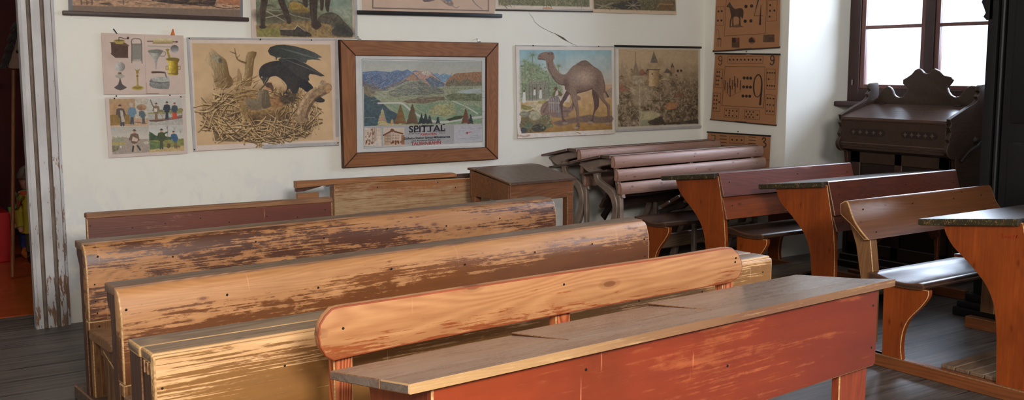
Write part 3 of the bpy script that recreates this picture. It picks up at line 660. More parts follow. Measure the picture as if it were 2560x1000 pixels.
# ------------------------------------------------------------------ orange pine desks with attached seats
SIDE = [(.343, .722), (.325, .672), (.285, .620), (.215, .565), (.140, .495), (.098, .430), (.076, .353), (.064, .25), (.056, .06)]
def pine_desk(label, X0, Y0, n, split, own_back=False, front=('board_red', 'orange_h'), yaw=0.0):
    t = thing('pine_desk', label, 'desk', (X0, Y0, 0), yaw)
    for x0 in (0, n-.03):
        fr = [(-.098, .06), (-.090, .40), (-.076, .53), (-.022, .765)] if x0 == 0 else [(.045, .06), (.045, .48), (-.076, .53), (-.022, .765)]
        b = newbm(); prism(b, smooth_pts(SIDE, 3)+fr, 'X', x0, x0+.028, bev=.003); obj('side_panel', b, [M['orange'], M['edge_pine']], t)
        pr = smooth_pts([(.395, .405), (.397, .373), (.431, .322), (.489, .255), (.517, .19), (.524, .114), (.516, .058)], 3)+[(.625, .058), (.632, .405)]
        b = newbm(); prism(b, pr, 'X', x0+.0, x0+.03, bev=.003); obj('seat_support', b, [M['orange'], M['edge_pine']], t)
        b = newbm(); box(b, x0-.006, x0+.036, -.16, .70, 0, .06, bev=.004); obj('base_runner', b, [M['runner_orange'], M['edge_dark']], t)
    # writing top, slopes down away from the camera; painted chipped end
    b = newbm(); prism(b, [(-.012, .782), (.452, .727), (.452, .703), (.440, .699), (-.012, .752)], 'X', -.022, n+.022, bev=.003, emat=1)
    for f in b.faces:
        if abs(f.normal.x) > .8: f.material_index = 1
    obj('desk_top', b, [M['top_gloss'], M['edge_green']], t)
    b = newbm(); prism(b, [(.02, .60), (.30, .585), (.30, .572), (.02, .587)], 'X', .03, n-.03, bev=.002); obj('book_shelf', b, [M['orange_d'], M['edge_dark']], t)
    # front boards (backrest for the row before)
    def slant(z): return -.024-(.785-z)*.21
    zc = split
    for (z1, z0, m, ww) in ((.786, zc+.001, M[front[0]], 0), (zc-.001, .515, M[front[1]], .0)):
        b = newbm(); prism(b, [(slant(z1), z1), (slant(z1)-.010, z1-.004), (slant(z0)-.024, z0+.002), (slant(z0), z0)], 'X', -.004, n+.004-ww, bev=.003)
        nails(b, [(.06, z0+.6*(z1-z0)), (n*.55, z0+.7*(z1-z0)), (n-.06, z0+.6*(z1-z0))], slant(z0+.6*(z1-z0))-.019, 2)
        obj('front_board', b, [m, M['edge_dark'], M['nail']], t)
    for s_, x0 in ((1, .03), (-1, n-.03)):
        b = newbm(); Mx = Matrix.Translation((x0, .062, .36)) @ Matrix.Rotation(s_*.75, 4, 'Y')
        box(b, -.022, .022, -.018, .018, .0, .23, bev=.002, M=Mx); obj('brace', b, [M['orange_h'], M['edge_dark']], t)
    pr = smooth_pts([(.702, .444), (.66, .444), (.60, .432), (.53, .424), (.47, .428), (.435, .436), (.412, .430), (.408, .416), (.43, .404), (.53, .398), (.62, .404), (.702, .408)], 3)
    b = newbm(); prism(b, pr, 'X', -.018, n+.018, bev=.006, seg=2); obj('seat', b, [M['seat_gloss'], M['seat_edge']], t)
    if own_back:
        xa = -.03
        b = newbm(); prism(b, smooth_pts([(.872, .752), (.845, .768), (.825, .760), (.792, .69), (.750, .64), (.700, .598)], 3)+[(.728, .594), (.80, .655), (.868, .70)], 'X', xa, n-.02, bev=.005, seg=2)
        nails(b, [(.06, .725), (.45, .725), (.8, .725), (n-.14, .725)], .806, 2); nails(b, [(.06, .625)], .727, 2)
        obj('backrest', b, [M['brown_back'], M['edge_pine'], M['nail']], t)
        for x0 in (xa+.03, n-.16):
            b = newbm(); prism(b, [(.685, .10), (.688, .42), (.715, .60), (.80, .67), (.84, .67), (.795, .56), (.760, .40), (.765, .10)], 'X', x0, x0+.05, bev=.003); obj('backrest_post', b, [M['post_brown'], M['edge_pine']], t)
            b = newbm(); box(b, x0, x0+.05, .60, .85, 0, .06, bev=.003); b2 = None; obj('foot', b, [M['runner_orange'], M['edge_dark']], t)
    # foot slats
    for j, (y0, y1) in enumerate(((.06, .125), (.13, .195), (.20, .265), (.27, .335))):
        b = newbm(); box(b, .03 if j else .03, n-.03, y0, y1, .06, .078, bev=.003); obj('foot_slat', b, [M['footboard'], M['footboard']], t)
    return t
pine_desk('pine desk with scratched red-brown front board, behind the orange desk with the long single board', 4.47, 4.40, 1.20, .645)
pine_desk('orange pine desk with long dark red front board, before the harmonium', 4.62, 3.73, 1.18, .60, front=('orange_d', 'orange_d'))
d3 = pine_desk('orange pine desk with brown tilted backrest and polished seat, cut by the right edge', 4.145, 2.35, 1.19, .62, own_back=True, front=('orange_h', 'orange_h'))
# red chalk number on its side
b = newbm()
def stroke(bm, pts, w, X):
    for (y0, z0), (y1, z1) in zip(pts, pts[1:]):
        d = Vector((y1-y0, z1-z0)); d.normalize(); q = Vector((-d.y, d.x))*w/2
        vs = [bm.verts.new((X, a+s*q.x, c+s*q.y)) for a, c, s in ((y0, z0, 1), (y1, z1, 1), (y1, z1, -1), (y0, z0, -1))]; bm.faces.new(vs)
def gl(px): return [(lambda p: (p.y-2.35, p.z))(at(x, y, X=4.144)) for x, y in px]
for s_ in ([(2503, 586), (2507, 585), (2504, 589), (2508, 593), (2503, 595)], [(2512, 593), (2514, 590), (2517, 592), (2515, 595), (2512, 593)], [(2520, 595), (2521, 591), (2524, 594), (2527, 591), (2528, 595)], [(2531, 589), (2536, 591), (2531, 596)], [(2539, 598), (2543, 588), (2540, 594), (2545, 594)]):
    stroke(b, gl(s_), .0022, -.0012)
obj('chalk_number', b, M['ink'], d3, smooth=0, label='red chalk number on side panel')
# ------------------------------------------------------------------ harmonium in the window niche
YR, YL = 3.93, 4.74
t = thing('harmonium', 'dark wooden harmonium with scrolled crest and closed sloping lid under the window', 'harmonium', (6.0, YR, 0))
W = YL-YR
def loc_(p): return p
side = [(.03, 1.075), (.047, 1.04), (.030, 1.02), (.050, .99), (.028, .945), (.038, .925), (.012, .885), (.025, .845), (.06, .822), (.105, .818), (.115, .78), (.13, .72), (.13, .0), (.44, .0), (.44, 1.24), (.43, 1.29), (.385, 1.292), (.345, 1.285), (.33, 1.255), (.345, 1.24), (.315, 1.215), (.325, 1.195), (.30, 1.175)]
for y0, y1 in ((-.028, 0), (W, W+.028)):
    b = newbm(); prism(b, smooth_pts(side[:11], 3)+side[11:14]+smooth_pts(side[14:], 3), 'Y', y0, y1, bev=.003, seg=2); obj('side_panel', b, [M['harm'], M['inlay']], t)
b = newbm(); prism(b, [(.026, 1.062), (.36, 1.148), (.36, 1.132), (.026, 1.046)], 'Y', .002, W-.002, bev=.002); lid = obj('lid', b, [M['harm_lid'], M['harm']], t)
# handwriting in dark script on the lid
rnd = random.Random(5)
def lz(x): return 1.062+(x-.026)*.2575+.0006
def scribble(ya, yb, x, amp):
    b = newbm(); y = ya; pts = []
    while y > yb:
        flat = rnd.random() < .14
        pts.append((y, x+(0 if flat else rnd.uniform(-amp, amp)))); y -= .010 if flat else rnd.uniform(.002, .005)
    pr = None
    for p in pts:
        if p and pr:
            d = Vector((p[0]-pr[0], p[1]-pr[1])); d.normalize(); q = Vector((-d.y, d.x))*.0011
            b.faces.new([b.verts.new((c+s*q.y, a+s*q.x, lz(c+s*q.y))) for a, c, s in ((pr[0], pr[1], 1), (p[0], p[1], 1), (p[0], p[1], -1), (pr[0], pr[1], -1))])
        pr = p
    bmesh.ops.remove_doubles(b, verts=b.verts, dist=.0012)
    obj('lettering', b, M['gilt'], lid, smooth=0, label='dark handwritten line on the lid')
for ya, yb, x, amp in ((.40, .28, .245, .014), (.50, .13, .19, .012), (.46, .11, .145, .011), (.43, .20, .10, .009)): scribble(ya, yb, x, amp)
for y in (.10, W-.12):
    b = newbm(); box(b, .34, .372, y, y+.05, 1.140, 1.154, bev=.002, emat=0); obj('hinge', b, M['iron_dark'], t)
b = newbm(); box(b, .036, .07, 0, W, .885, 1.050, bev=.003); box(b, .030, .05, 0, W, 1.035, 1.050, bev=.004)
fb = obj('fall_board', b, [M['harm'], M['harm_lid']], t)
for ya, yb in ((.06, .33), (.45, .74)):
    b = newbm(); h = .024; zc = .962
    prism(b, smooth_pts([(ya+h*.4, zc-h*.7), (ya, zc), (ya+h*.4, zc+h*.7), (ya+h, zc+h), (yb-h, zc+h), (yb-h*.4, zc+h*.7), (yb, zc), (yb-h*.4, zc-h*.7), (yb-h, zc-h), (ya+h, zc-h)], 1), 'X', .0335, .0362, bev=0, mat=0)
    for k in range(5):
        yc = ya+.035+(yb-ya-.07)*k/4; r = .017
        prism(b, [(yc+r*math.cos(a)*(1 if i % 2 == 0 else .45), zc+r*math.sin(a)*(1 if i % 2 == 0 else .45)) for i, a in enumerate([math.pi/4*j for j in range(8)])], 'X', .0322, .0337, bev=0, mat=1)
    obj('inlay_panel', b, [M['harm_dark'], M['inlay']], fb, smooth=0)
b = newbm()
for k, (x, z0, z1) in enumerate(((.028, .872, .888), (.036, .858, .872), (.046, .840, .858))): box(b, x, .14, 0, W, z0, z1, bev=.004)
obj('key_moulding', b, [M['harm'], M['inlay']], t)
b = newbm(); box(b, .14, .42, 0, W, .0, .845, bev=0); box(b, .36, .42, 0, W, .845, 1.15, bev=0); obj('case', b, [M['harm_dark'], M['harm']], t)
b = newbm()
for y0, y1 in ((.02, .10), (W*.5-.03, W*.5+.03), (W-.10, W-.02)): box(b, .125, .142, y0, y1, .10, .82, bev=.004)
box(b, .125, .142, .02, W-.02, .74, .82, bev=.004); box(b, .125, .142, .02, W-.02, .10, .18, bev=.004)
for y in (.24, W-.24):
    s = bmesh.new(); lathe(s, [(.075, 0), (.075, .006), (.055, .012), (.05, .004), (.0, .004)], 20); _finish(b, s, Matrix.Translation((.141, y, .55)) @ Matrix.Rotation(-math.pi/2, 4, 'Y'))
obj('lower_front', b, [M['harm'], M['harm']], t)
b = newbm(); box(b, .10, .44, -.03, W+.03, 0, .09, bev=.006); box(b, .06, .44, -.035, W+.035, 0, .05, bev=.006); obj('plinth', b, [M['harm_dark'], M['harm']], t)
crest = [(4.74, 1.13), (4.735, 1.17), (4.703, 1.19), (4.690, 1.225), (4.66, 1.255), (4.624, 1.272), (4.600, 1.262), (4.583, 1.240), (4.572, 1.215), (4.555, 1.202), (4.53, 1.194), (4.506, 1.198), (4.480, 1.222), (4.461, 1.250), (4.475, 1.268), (4.502, 1.288), (4.503, 1.318), (4.470, 1.335), (4.436, 1.357), (4.410, 1.386), (4.381, 1.396), (4.362, 1.385), (4.343, 1.366), (4.320, 1.360), (4.297, 1.368), (4.283, 1.386), (4.262, 1.394), (4.222, 1.377), (4.191, 1.350), (4.137, 1.339), (4.122, 1.322), (4.134, 1.300), (4.162, 1.268), (4.150, 1.240), (4.130, 1.218), (4.10, 1.206), (4.07, 1.212), (4.039, 1.246), (4.02, 1.27), (3.99, 1.283), (3.94, 1.280), (3.93, 1.13)]
b = newbm(); prism(b, [(y-YR, z) for y, z in crest], 'X', .375, .40, bev=.006, seg=2); obj('crest', b, [M['harm'], M['inlay']], t)
b = newbm(); tube(b, [(.32, -.03, .93), (.31, -.075, .925), (.27, -.08, .90), (.20, -.06, .865), (.16, -.035, .80)], [.014, .012, .011, .010, .014], 8)
s = bmesh.new(); lathe(s, [(.026, 0), (.02, .01), (.012, .02)], 12); _finish(b, s, Matrix.Translation((.32, -.028, .93)) @ Matrix.Rotation(math.pi/2, 4, 'X'))
obj('side_handle', b, M['iron_dark'], t)

# ------------------------------------------------------------------ tall black cupboard at the right edge
t = thing('cupboard', 'tall black painted wooden cupboard at the right edge, beside the harmonium', 'cupboard', (5.45, 3.33, 0))
b = newbm(); box(b, .03, .52, -1.02, -.02, .10, 2.05, bev=.006, emat=0); obj('carcass', b, M['black'], t)
b = newbm(); 
for y0, y1 in ((-1.04, -.98), (-.06, 0)): box(b, .0, .04, y0, y1, .13, 2.02, bev=.008, seg=2, emat=0)
for y in (-.085, -.955): tube(b, [(.012, y, .14), (.012, y, 2.0)], .014, 10)
obj('corner_moulding', b, M['black'], t)
for y0, y1 in ((-.93, -.525), (-.515, -.11)):
    b = newbm(); box(b, .008, .03, y0, y1, .16, 1.98, bev=.003, emat=0); d = obj('door', b, M['black'], t)
    b = newbm()
    for a0, a1, c0, c1 in ((y0+.05, y1-.05, .24, 1.0), (y0+.05, y1-.05, 1.10, 1.90)): box(b, -.002, .01, a0, a1, c0, c1, bev=.008, seg=2, emat=0)
    obj('raised_panel', b, M['black'], d)
b = newbm()
for k, (o, z0, z1) in enumerate(((.075, 0, .05), (.06, .05, .085), (.03, .085, .13))): box(b, -o, .52, -1.04-o, o, z0, z1, bev=.010, seg=2, emat=0)
obj('plinth', b, M['black'], t)
b = newbm(); cp = [(-.01, 1.66), (-.03, 1.68), (-.018, 1.70), (-.03, 1.73), (-.045, 1.76), (-.03, 1.80), (-.04, 1.85), (-.05, 1.90), (-.06, 2.05), (.03, 2.05), (.03, 1.66)]
box(b, -.06, .52, -1.10, .06, 2.02, 2.12, bev=.012, seg=2, emat=0); obj('cornice', b, M['black'], t)
b = newbm(); prism(b, [( -y, z) for y, z in cp], 'X', .0, .03, bev=.004, emat=0); obj('scroll_bracket', b, M['black'], t)
# ------------------------------------------------------------------ printed wall charts: colours painted per vertex on a fine paper grid
_LAT = np.random.RandomState(3).rand(256, 256).astype(np.float32)
def vnoise(x, y):
    xi, yi = np.floor(x).astype(int), np.floor(y).astype(int); fx, fy = x-xi, y-yi
    fx = fx*fx*(3-2*fx); fy = fy*fy*(3-2*fy)
    a = _LAT[yi & 255, xi & 255]; b_ = _LAT[yi & 255, (xi+1) & 255]; c = _LAT[(yi+1) & 255, xi & 255]; d = _LAT[(yi+1) & 255, (xi+1) & 255]
    return (a*(1-fx)+b_*fx)*(1-fy)+(c*(1-fx)+d*fx)*fy
def fbm(x, y, o=4):
    s, a, t = 0, .5, 0
    for i in range(o):
        s = s+a*vnoise(x*2**i+17*i, y*2**i+31*i); t += a; a *= .55
    return s/t

class Chart:
    """quad: photo-measured corners tl,tr,br,bl; drawing coordinates = (px-ox)*s as read off an enlarged crop"""
    def __init__(s, quad, base, ox=0, oy=0, k=1, ppu=1.15):
        s.q = [Vector(p) for p in quad]; w = max((s.q[1]-s.q[0]).length, (s.q[2]-s.q[3]).length); h = max((s.q[3]-s.q[0]).length, (s.q[2]-s.q[1]).length)
        s.W, s.H = int(w*ppu), int(h*ppu)
        s.u, s.v = np.meshgrid(np.linspace(0, 1, s.W+1), np.linspace(0, 1, s.H+1))
        bil = lambda i: (s.q[0][i]*(1-s.u)+s.q[1][i]*s.u)*(1-s.v)+(s.q[3][i]*(1-s.u)+s.q[2][i]*s.u)*s.v
        s.X, s.Y = (bil(0)-ox)*k, (bil(1)-oy)*k
        s.k, s.px = k, k/ppu                      # one grid cell in drawing units
        n = fbm(s.X/k*.03, s.Y/k*.03)
        s.img = np.array(base, np.float32)[None, None]*(.96+.08*n[..., None])
    def _win(s, x0, y0, x1, y1, m=0):
        m += 3*s.px
        ok = (s.X >= x0-m) & (s.X <= x1+m) & (s.Y >= y0-m) & (s.Y <= y1+m)
        r = np.flatnonzero(ok.any(1)); c = np.flatnonzero(ok.any(0))
        if len(r) == 0 or len(c) == 0: return None
        return slice(r[0], r[-1]+1), slice(c[0], c[-1]+1)
    def _put(s, w, cov, col, X, Y, var=0, vs=.06):
        if callable(col): C = col(X, Y)
        else: C = np.array(col, np.float32)[None, None]
        if var:
            n = fbm(X/s.k*vs*4+3, Y/s.k*vs*4+9)-.5
            C = C*(1+2*var*n[..., None])
        s.img[w] = s.img[w]*(1-cov[..., None])+np.clip(C, 0, 255)*cov[..., None]
    def poly(s, pts, col, a=1.0, soft=1.0, var=.12, vs=.06, sm=0, rough=0):
        if sm: pts = smooth_pts(pts, sm, closed=True)
        P = np.array(pts, np.float32); w = s._win(P[:, 0].min(), P[:, 1].min(), P[:, 0].max(), P[:, 1].max(), rough*2)
        if w is None: return
        X, Y = s.X[w], s.Y[w]
        if rough:
            X = X+(fbm(X/s.k*.5, Y/s.k*.5)-.5)*2*rough; Y = Y+(fbm(X/s.k*.5+40, Y/s.k*.5+7)-.5)*2*rough
        ins = np.zeros(X.shape, bool); d = np.full(X.shape, 1e9, np.float32); n = len(P)
        for i in range(n):
            (x0, y0), (x1, y1) = P[i], P[(i+1) % n]
            c = (y0 > Y) != (y1 > Y)
            if y1 != y0: ins ^= c & (X < (x1-x0)*(Y-y0)/(y1-y0)+x0)
            dx, dy = x1-x0, y1-y0; t = np.clip(((X-x0)*dx+(Y-y0)*dy)/(dx*dx+dy*dy+1e-9), 0, 1)
            d = np.minimum(d, np.hypot(X-x0-t*dx, Y-y0-t*dy))
        sd = np.where(ins, -d, d); sp = soft*s.px
        s._put(w, a*np.clip(.5-sd/sp, 0, 1), col, X, Y, var, vs)
    def line(s, pts, w0, col, w1=None, a=1.0, var=0, sm=0, taper=False):
        if sm: pts = smooth_pts(pts, sm)
        P = np.array(pts, np.float32); w1 = w0 if w1 is None else w1; m = max(w0, w1)
        w = s._win(P[:, 0].min(), P[:, 1].min(), P[:, 0].max(), P[:, 1].max(), m)
        if w is None: return
        X, Y = s.X[w], s.Y[w]; n = len(P)-1; best = np.full(X.shape, 1e9, np.float32)
        for i in range(n):
            (x0, y0), (x1, y1) = P[i], P[i+1]; dx, dy = x1-x0, y1-y0
            t = np.clip(((X-x0)*dx+(Y-y0)*dy)/(dx*dx+dy*dy+1e-9), 0, 1); ww = w0+(w1-w0)*(i+t)/n
            best = np.minimum(best, np.hypot(X-x0-t*dx, Y-y0-t*dy)-ww/2)
        s._put(w, a*np.clip(.5-best/s.px, 0, 1)*min(1, max(.35, m/s.px)), col, X, Y, var)
    def ell(s, cx, cy, rx, ry, col, a=1.0, var=.1, soft=1.0, rot=0):
        R = max(rx, ry); w = s._win(cx-R, cy-R, cx+R, cy+R)
        if w is None: return
        X, Y = s.X[w], s.Y[w]; c, q = math.cos(rot), math.sin(rot); x = (X-cx)*c+(Y-cy)*q; y = (Y-cy)*c-(X-cx)*q
        sd = (np.hypot(x/rx, y/ry)-1)*min(rx, ry)
        s._put(w, a*np.clip(.5-sd/(soft*s.px), 0, 1), col, X, Y, var)
    def rect(s, x0, y0, x1, y1, col, **k): s.poly([(x0, y0), (x1, y0), (x1, y1), (x0, y1)], col, **k)
    def box(s, pts, w, col):
        s.line(list(pts)+[pts[0]], w, col)
    def speck(s, region, n, size, cols, seed=0, ang=None, ln=3, a=.8):
        r = random.Random(seed); xs = [p[0] for p in region]; ys = [p[1] for p in region]
        for i in range(n):
            x, y = r.uniform(min(xs), max(xs)), r.uniform(min(ys), max(ys)); t = ang if ang is not None else r.uniform(0, 3.14); q = r.uniform(.5, 1.4)*size
            s.line([(x, y), (x+math.cos(t)*q*ln, y+math.sin(t)*q*ln)], q, r.choice(cols), q*.4, a=a)
    def build(s, name, plane, label, cat, off=.006, wave=.003, group=None, curl=0, back=True, mat=None, make=None, yaw_axis='Y'):
        ax = 'Y' if plane == 'back' else 'X'; base = WY if plane == 'back' else WX
        kw = {ax: base-off}
        cor = [np.array(at(p.x, p.y, **kw)) for p in s.q]
        P = (cor[0][None, None]*(1-s.u)[..., None]+cor[1][None, None]*s.u[..., None])*(1-s.v)[..., None]+(cor[3][None, None]*(1-s.u)[..., None]+cor[2][None, None]*s.u[..., None])*s.v[..., None]
        n = fbm(s.u*3.1+off*900, s.v*2.3+off*500, 2)
        i = 1 if plane == 'back' else 0
        P[..., i] += -(n-.3).clip(0)*wave*2 - curl*np.abs(np.sin(s.u*5.3+.5))*(s.v**6)
        H, W = s.H+1, s.W+1
        org = Vector((cor[3]+cor[2])/2); org[i] = base
        V = (P-np.array(org)).reshape(-1, 3)
        q = np.arange(H*W).reshape(H, W); F = np.stack([q[:-1, :-1], q[1:, :-1], q[1:, 1:], q[:-1, 1:]], -1).reshape(-1, 4)
        me = bpy.data.meshes.new(name); nf = len(F)
        me.vertices.add(len(V)); me.vertices.foreach_set('co', V.astype(np.float32).ravel())
        me.loops.add(nf*4); me.loops.foreach_set('vertex_index', F.astype(np.int32).ravel())
        me.polygons.add(nf); me.polygons.foreach_set('loop_start', np.arange(0, nf*4, 4, dtype=np.int32)); me.polygons.foreach_set('loop_total', np.full(nf, 4, np.int32))
        me.update(calc_edges=True); me.polygons.foreach_set('use_smooth', [True]*nf)
        c = np.clip(s.img/255, 0, 1); c = np.where(c <= .04045, c/12.92, ((c+.055)/1.055)**2.4)
        at_ = me.attributes.new('ink', 'FLOAT_COLOR', 'POINT'); at_.data.foreach_set('color', np.concatenate([c, np.ones((H, W, 1))], -1).astype(np.float32).ravel())
        me.materials.append(mat or M['print'])
        t = thing(name, label, cat, tuple(org), 0, group)
        o = bpy.data.objects.new('paper', me); COL.objects.link(o); o.parent = t
        return t, org

def bar(t, org, p0, p1, plane, h, dpt, mat, off=.002, name='hanging_bar'):
    """round-edged bar along two measured points"""
    kw = {'Y': WY-off} if plane == 'back' else {'X': WX-off}
    a, c = at(*p0, **kw)-org, at(*p1, **kw)-org; d = c-a; n = d.length
    b = newbm(); box(b, 0, n, -dpt, 0, -h/2, h/2, bev=min(h, dpt)*.25, seg=2, emat=0)
    z = Vector((0, 0, 1)); x = d.normalized(); y = z.cross(x).normalized(); z2 = x.cross(y)
    R = Matrix((x, y, z2)).transposed().to_4x4(); bmesh.ops.transform(b, matrix=Matrix.Translation(a) @ R, verts=b.verts)
    return obj(name, b, mat, t)
def pins(t, org, pts, plane='back', r=.004, mat=None, name='pin', off=.007):
    for x, y in pts:
        p = at(x, y, **({'Y': WY-off} if plane == 'back' else {'X': WX-off}))-org
        b = newbm(); s = bmesh.new(); lathe(s, [(r, -.004), (r, .002), (r*.5, .004), (0, .0045)], 8)
        _finish(b, s, Matrix.Translation(p) @ (Matrix.Rotation(math.pi/2, 4, 'X') if plane == 'back' else Matrix.Rotation(-math.pi/2, 4, 'Y'))); obj(name, b, mat or M['nail'], t)
def tape(t, org, quad, plane='back', off=.0085, mat=None, name='tape_strip'):
    b = newbm(); kw = {'Y': WY-off} if plane == 'back' else {'X': WX-off}
    b.faces.new([b.verts.new(at(x, y, **kw)-org) for x, y in quad][::-1]); return obj(name, b, mat or M['tape'], t, smooth=0)

# ---- raven at its nest
c = Chart([(467, 93), (861, 98), (848, 358), (484, 378)], (214, 196, 180), 460, 85, 3.3325)
c = Chart([(467, 93), (838, 97), (848, 358), (484, 378)], (216, 198, 186), 460, 85, 3.3325, ppu=1.3)
c.poly([(64, 75), (1215, 88), (1240, 882), (104, 928)], (205, 172, 132), var=.06, vs=.01, soft=3)
TR, TD = (150, 126, 92), (96, 76, 52)
c.poly([(225, 790), (385, 850), (470, 860), (400, 898), (230, 890)], (128, 108, 78), var=.3, soft=4)
c.poly([(470, 860), (760, 860), (790, 885), (700, 898), (480, 898)], (92, 74, 52), var=.3, soft=4)
c.poly([(215, 118), (268, 165), (328, 212), (345, 270), (360, 340), (395, 395), (350, 450), (250, 440), (232, 370), (236, 320), (200, 260), (160, 222), (185, 165)], lambda X, Y: np.array([176, 150, 112], np.float32)-np.clip((X-250+.1*Y)*.45, -20, 60)[..., None], var=.14, vs=.2, sm=2)
for i in range(60):
    q_ = random.Random(i); y_ = q_.uniform(150, 430); x_ = 215+(y_-130)*.22+q_.uniform(-45, 75)*(.5+y_/700)
    c.line([(x_, y_), (x_+12, y_+q_.uniform(20, 60))], 4, q_.choice([(120, 98, 68), (204, 180, 140), (100, 82, 56)]), 1.5, a=.55)
c.ell(262, 205, 45, 28, (150, 150, 126), .7, var=.3, rot=.6); c.ell(285, 218, 16, 20, (70, 60, 48), .7, soft=4)
c.poly([(505, 150), (580, 150), (560, 210), (550, 300), (540, 380), (530, 430), (468, 430), (468, 380), (482, 300), (482, 230)], lambda X, Y: np.array([182, 154, 114], np.float32)-np.clip((X-490+.16*(Y-150))*.8, -10, 70)[..., None], var=.12, vs=.2, sm=2)
for i in range(45):
    q_ = random.Random(i+90); y_ = q_.uniform(170, 400); x_ = q_.uniform(478, 545)+(300-y_)*.12
    c.line([(x_, y_), (x_-6, y_+q_.uniform(20, 60))], 4, q_.choice([(124, 100, 70), (206, 182, 142), (104, 84, 58)]), 1.5, a=.55)
for p, a, b_ in (([(490, 240), (430, 215), (410, 180), (400, 118)], 16, 5), ([(412, 165), (360, 143)], 9, 4), ([(416, 198), (442, 172)], 8, 3)): c.line(p, a, (126, 98, 68), b_, var=.3, sm=3)
c.ell(625, 650, 455, 195, (134, 106, 70), var=.5, soft=40); c.ell(640, 760, 380, 95, (84, 64, 44), .8, var=.5, soft=50)
c.ell(610, 560, 300, 85, (176, 140, 92), .95, var=.3, soft=30)
rn = random.Random(4); STK = [(182, 150, 104), (160, 128, 86), (138, 108, 70), (198, 166, 120), (116, 90, 60), (172, 138, 92), (88, 68, 46)]
def sticks(n, seed, cols, rmin=.55, low=False):
    r = random.Random(seed)
    for i in range(n):
        th = r.uniform(0, 6.283); rr = r.uniform(rmin, 1.04)
        x = 625+465*rr*math.cos(th); y = 655+205*rr*math.sin(th)+(20 if math.sin(th) > 0 else -20)
        if y < 520 and 330 < x < 900 and r.random() < .7: continue
        if low and y < 610: continue
        t = math.atan2(.44*math.cos(th), -math.sin(th))+r.gauss(0, .6); L_ = r.uniform(30, 120); b1 = r.gauss(0, 20); w_ = r.uniform(7, 17)
        p = [(x-math.cos(t)*L_, y-math.sin(t)*L_), (x+b1*.6, y+b1), (x+math.cos(t)*L_, y+math.sin(t)*L_)]
        c.line([(q[0]+2, q[1]+6) for q in p], w_, (52, 38, 26), w_*.4, a=.65, sm=3); c.line(p, w_, r.choice(cols), w_*.35, sm=3, var=.25)
        c.line([(q[0], q[1]-w_*.25) for q in p], w_*.35, (226, 200, 156), w_*.12, a=.7, sm=3)
sticks(300, 7, STK); sticks(200, 17, STK, .3, True)
c.poly([(430, 283), (448, 318), (452, 400), (470, 470), (420, 482), (398, 452), (418, 400), (420, 318)], (166, 136, 96), var=.25, sm=2); c.line([(450, 330), (462, 470)], 8, (100, 78, 52), a=.6)
for i in range(60):
    x = rn.uniform(230, 560); y = rn.uniform(370, 470); t = rn.gauss(-.3 if x < 420 else .2, .5); q = rn.uniform(30, 80); c.line([(x, y), (x+math.cos(t)*q, y-abs(math.sin(t))*q*1.1)], 7, rn.choice(STK), 2)
c.ell(530, 530, 120, 45, (150, 116, 72), .8, var=.4, soft=20); c.ell(740, 560, 70, 45, (158, 112, 74), .8, var=.4, soft=16)
GY = (134, 118, 94)
c.poly([(478, 548), (510, 530), (570, 545), (590, 480), (630, 448), (640, 475), (618, 560), (640, 600), (620, 630), (520, 622)], GY, var=.2, sm=2); c.poly([(628, 500), (660, 458), (684, 500), (690, 560), (700, 600), (640, 622), (620, 590)], (104, 90, 72), var=.2, sm=2)
c.ell(560, 600, 60, 20, (110, 94, 72), .6, soft=12); c.line([(600, 480), (585, 560)], 8, (164, 144, 116), 4, a=.6); c.line([(655, 470), (650, 590)], 7, (140, 120, 96), 4, a=.6)
c.line([(632, 452), (625, 470)], 8, (196, 160, 130), 3)
sticks(90, 21, STK, .75, True)
c.poly([(770, 500), (860, 470), (920, 500), (900, 560), (800, 590)], (66, 56, 46), .8, var=.4, soft=10, sm=2)
for i in range(26):
    x = rn.uniform(730, 1000); y = rn.uniform(470, 520); t = rn.uniform(-1.9, -1.0); q = rn.uniform(25, 60); c.line([(x, y), (x+math.cos(t)*q, y+math.sin(t)*q)], 7, rn.choice(STK), 2)
BK = (46, 46, 48)
c.poly([(1010, 440), (1062, 445), (1112, 512), (1164, 545), (1150, 566), (1096, 565), (1050, 530)], (44, 44, 44), sm=2)
c.poly([(672, 140), (690, 110), (740, 92), (810, 88), (900, 100), (1000, 125), (1080, 155), (1142, 192), (1100, 200), (1135, 218), (1060, 210), (1012, 215), (1000, 240), (900, 210), (800, 192), (752, 195), (742, 222), (736, 190), (690, 172)], lambda X, Y: np.array([66, 68, 64], np.float32)+np.clip((X-850)*.07, -14, 22)[..., None], var=.2)
for i in range(9): c.line([(760+26*i, 112+8*i), (960+20*i, 160+6*i)], 3, (112, 116, 108), a=.6)
c.poly([(598, 305), (620, 265), (660, 240), (720, 224), (790, 220), (900, 240), (990, 290), (1012, 360), (1022, 400), (1062, 440), (1010, 482), (980, 462), (940, 442), (922, 490), (882, 492), (858, 452), (836, 462), (830, 420), (790, 376), (740, 347), (692, 357), (676, 375), (640, 390), (604, 358)], BK, var=.25, sm=2)
c.poly([(760, 210), (800, 184), (880, 194), (960, 225), (1040, 270), (1110, 312), (1166, 346), (1130, 351), (1080, 336), (1032, 330), (1022, 352), (1030, 384), (1000, 392), (900, 330), (800, 250)], (56, 57, 56), var=.2)
for i in range(8): c.line([(800+30*i, 205+11*i), (970+24*i, 262+10*i)], 3, (110, 112, 108), a=.6)
c.line([(770, 205), (880, 200), (960, 232), (1060, 292)], 7, (98, 102, 92), 3, a=.8, sm=3)
for i in range(40):
    q_ = random.Random(i+7); x_, y_ = q_.uniform(640, 960), q_.uniform(250, 430)
    if y_ < 250+(x_-640)*.75: c.line([(x_, y_), (x_+16, y_+14)], 5, q_.choice([(74, 74, 76), (30, 30, 32)]), 2, a=.5)
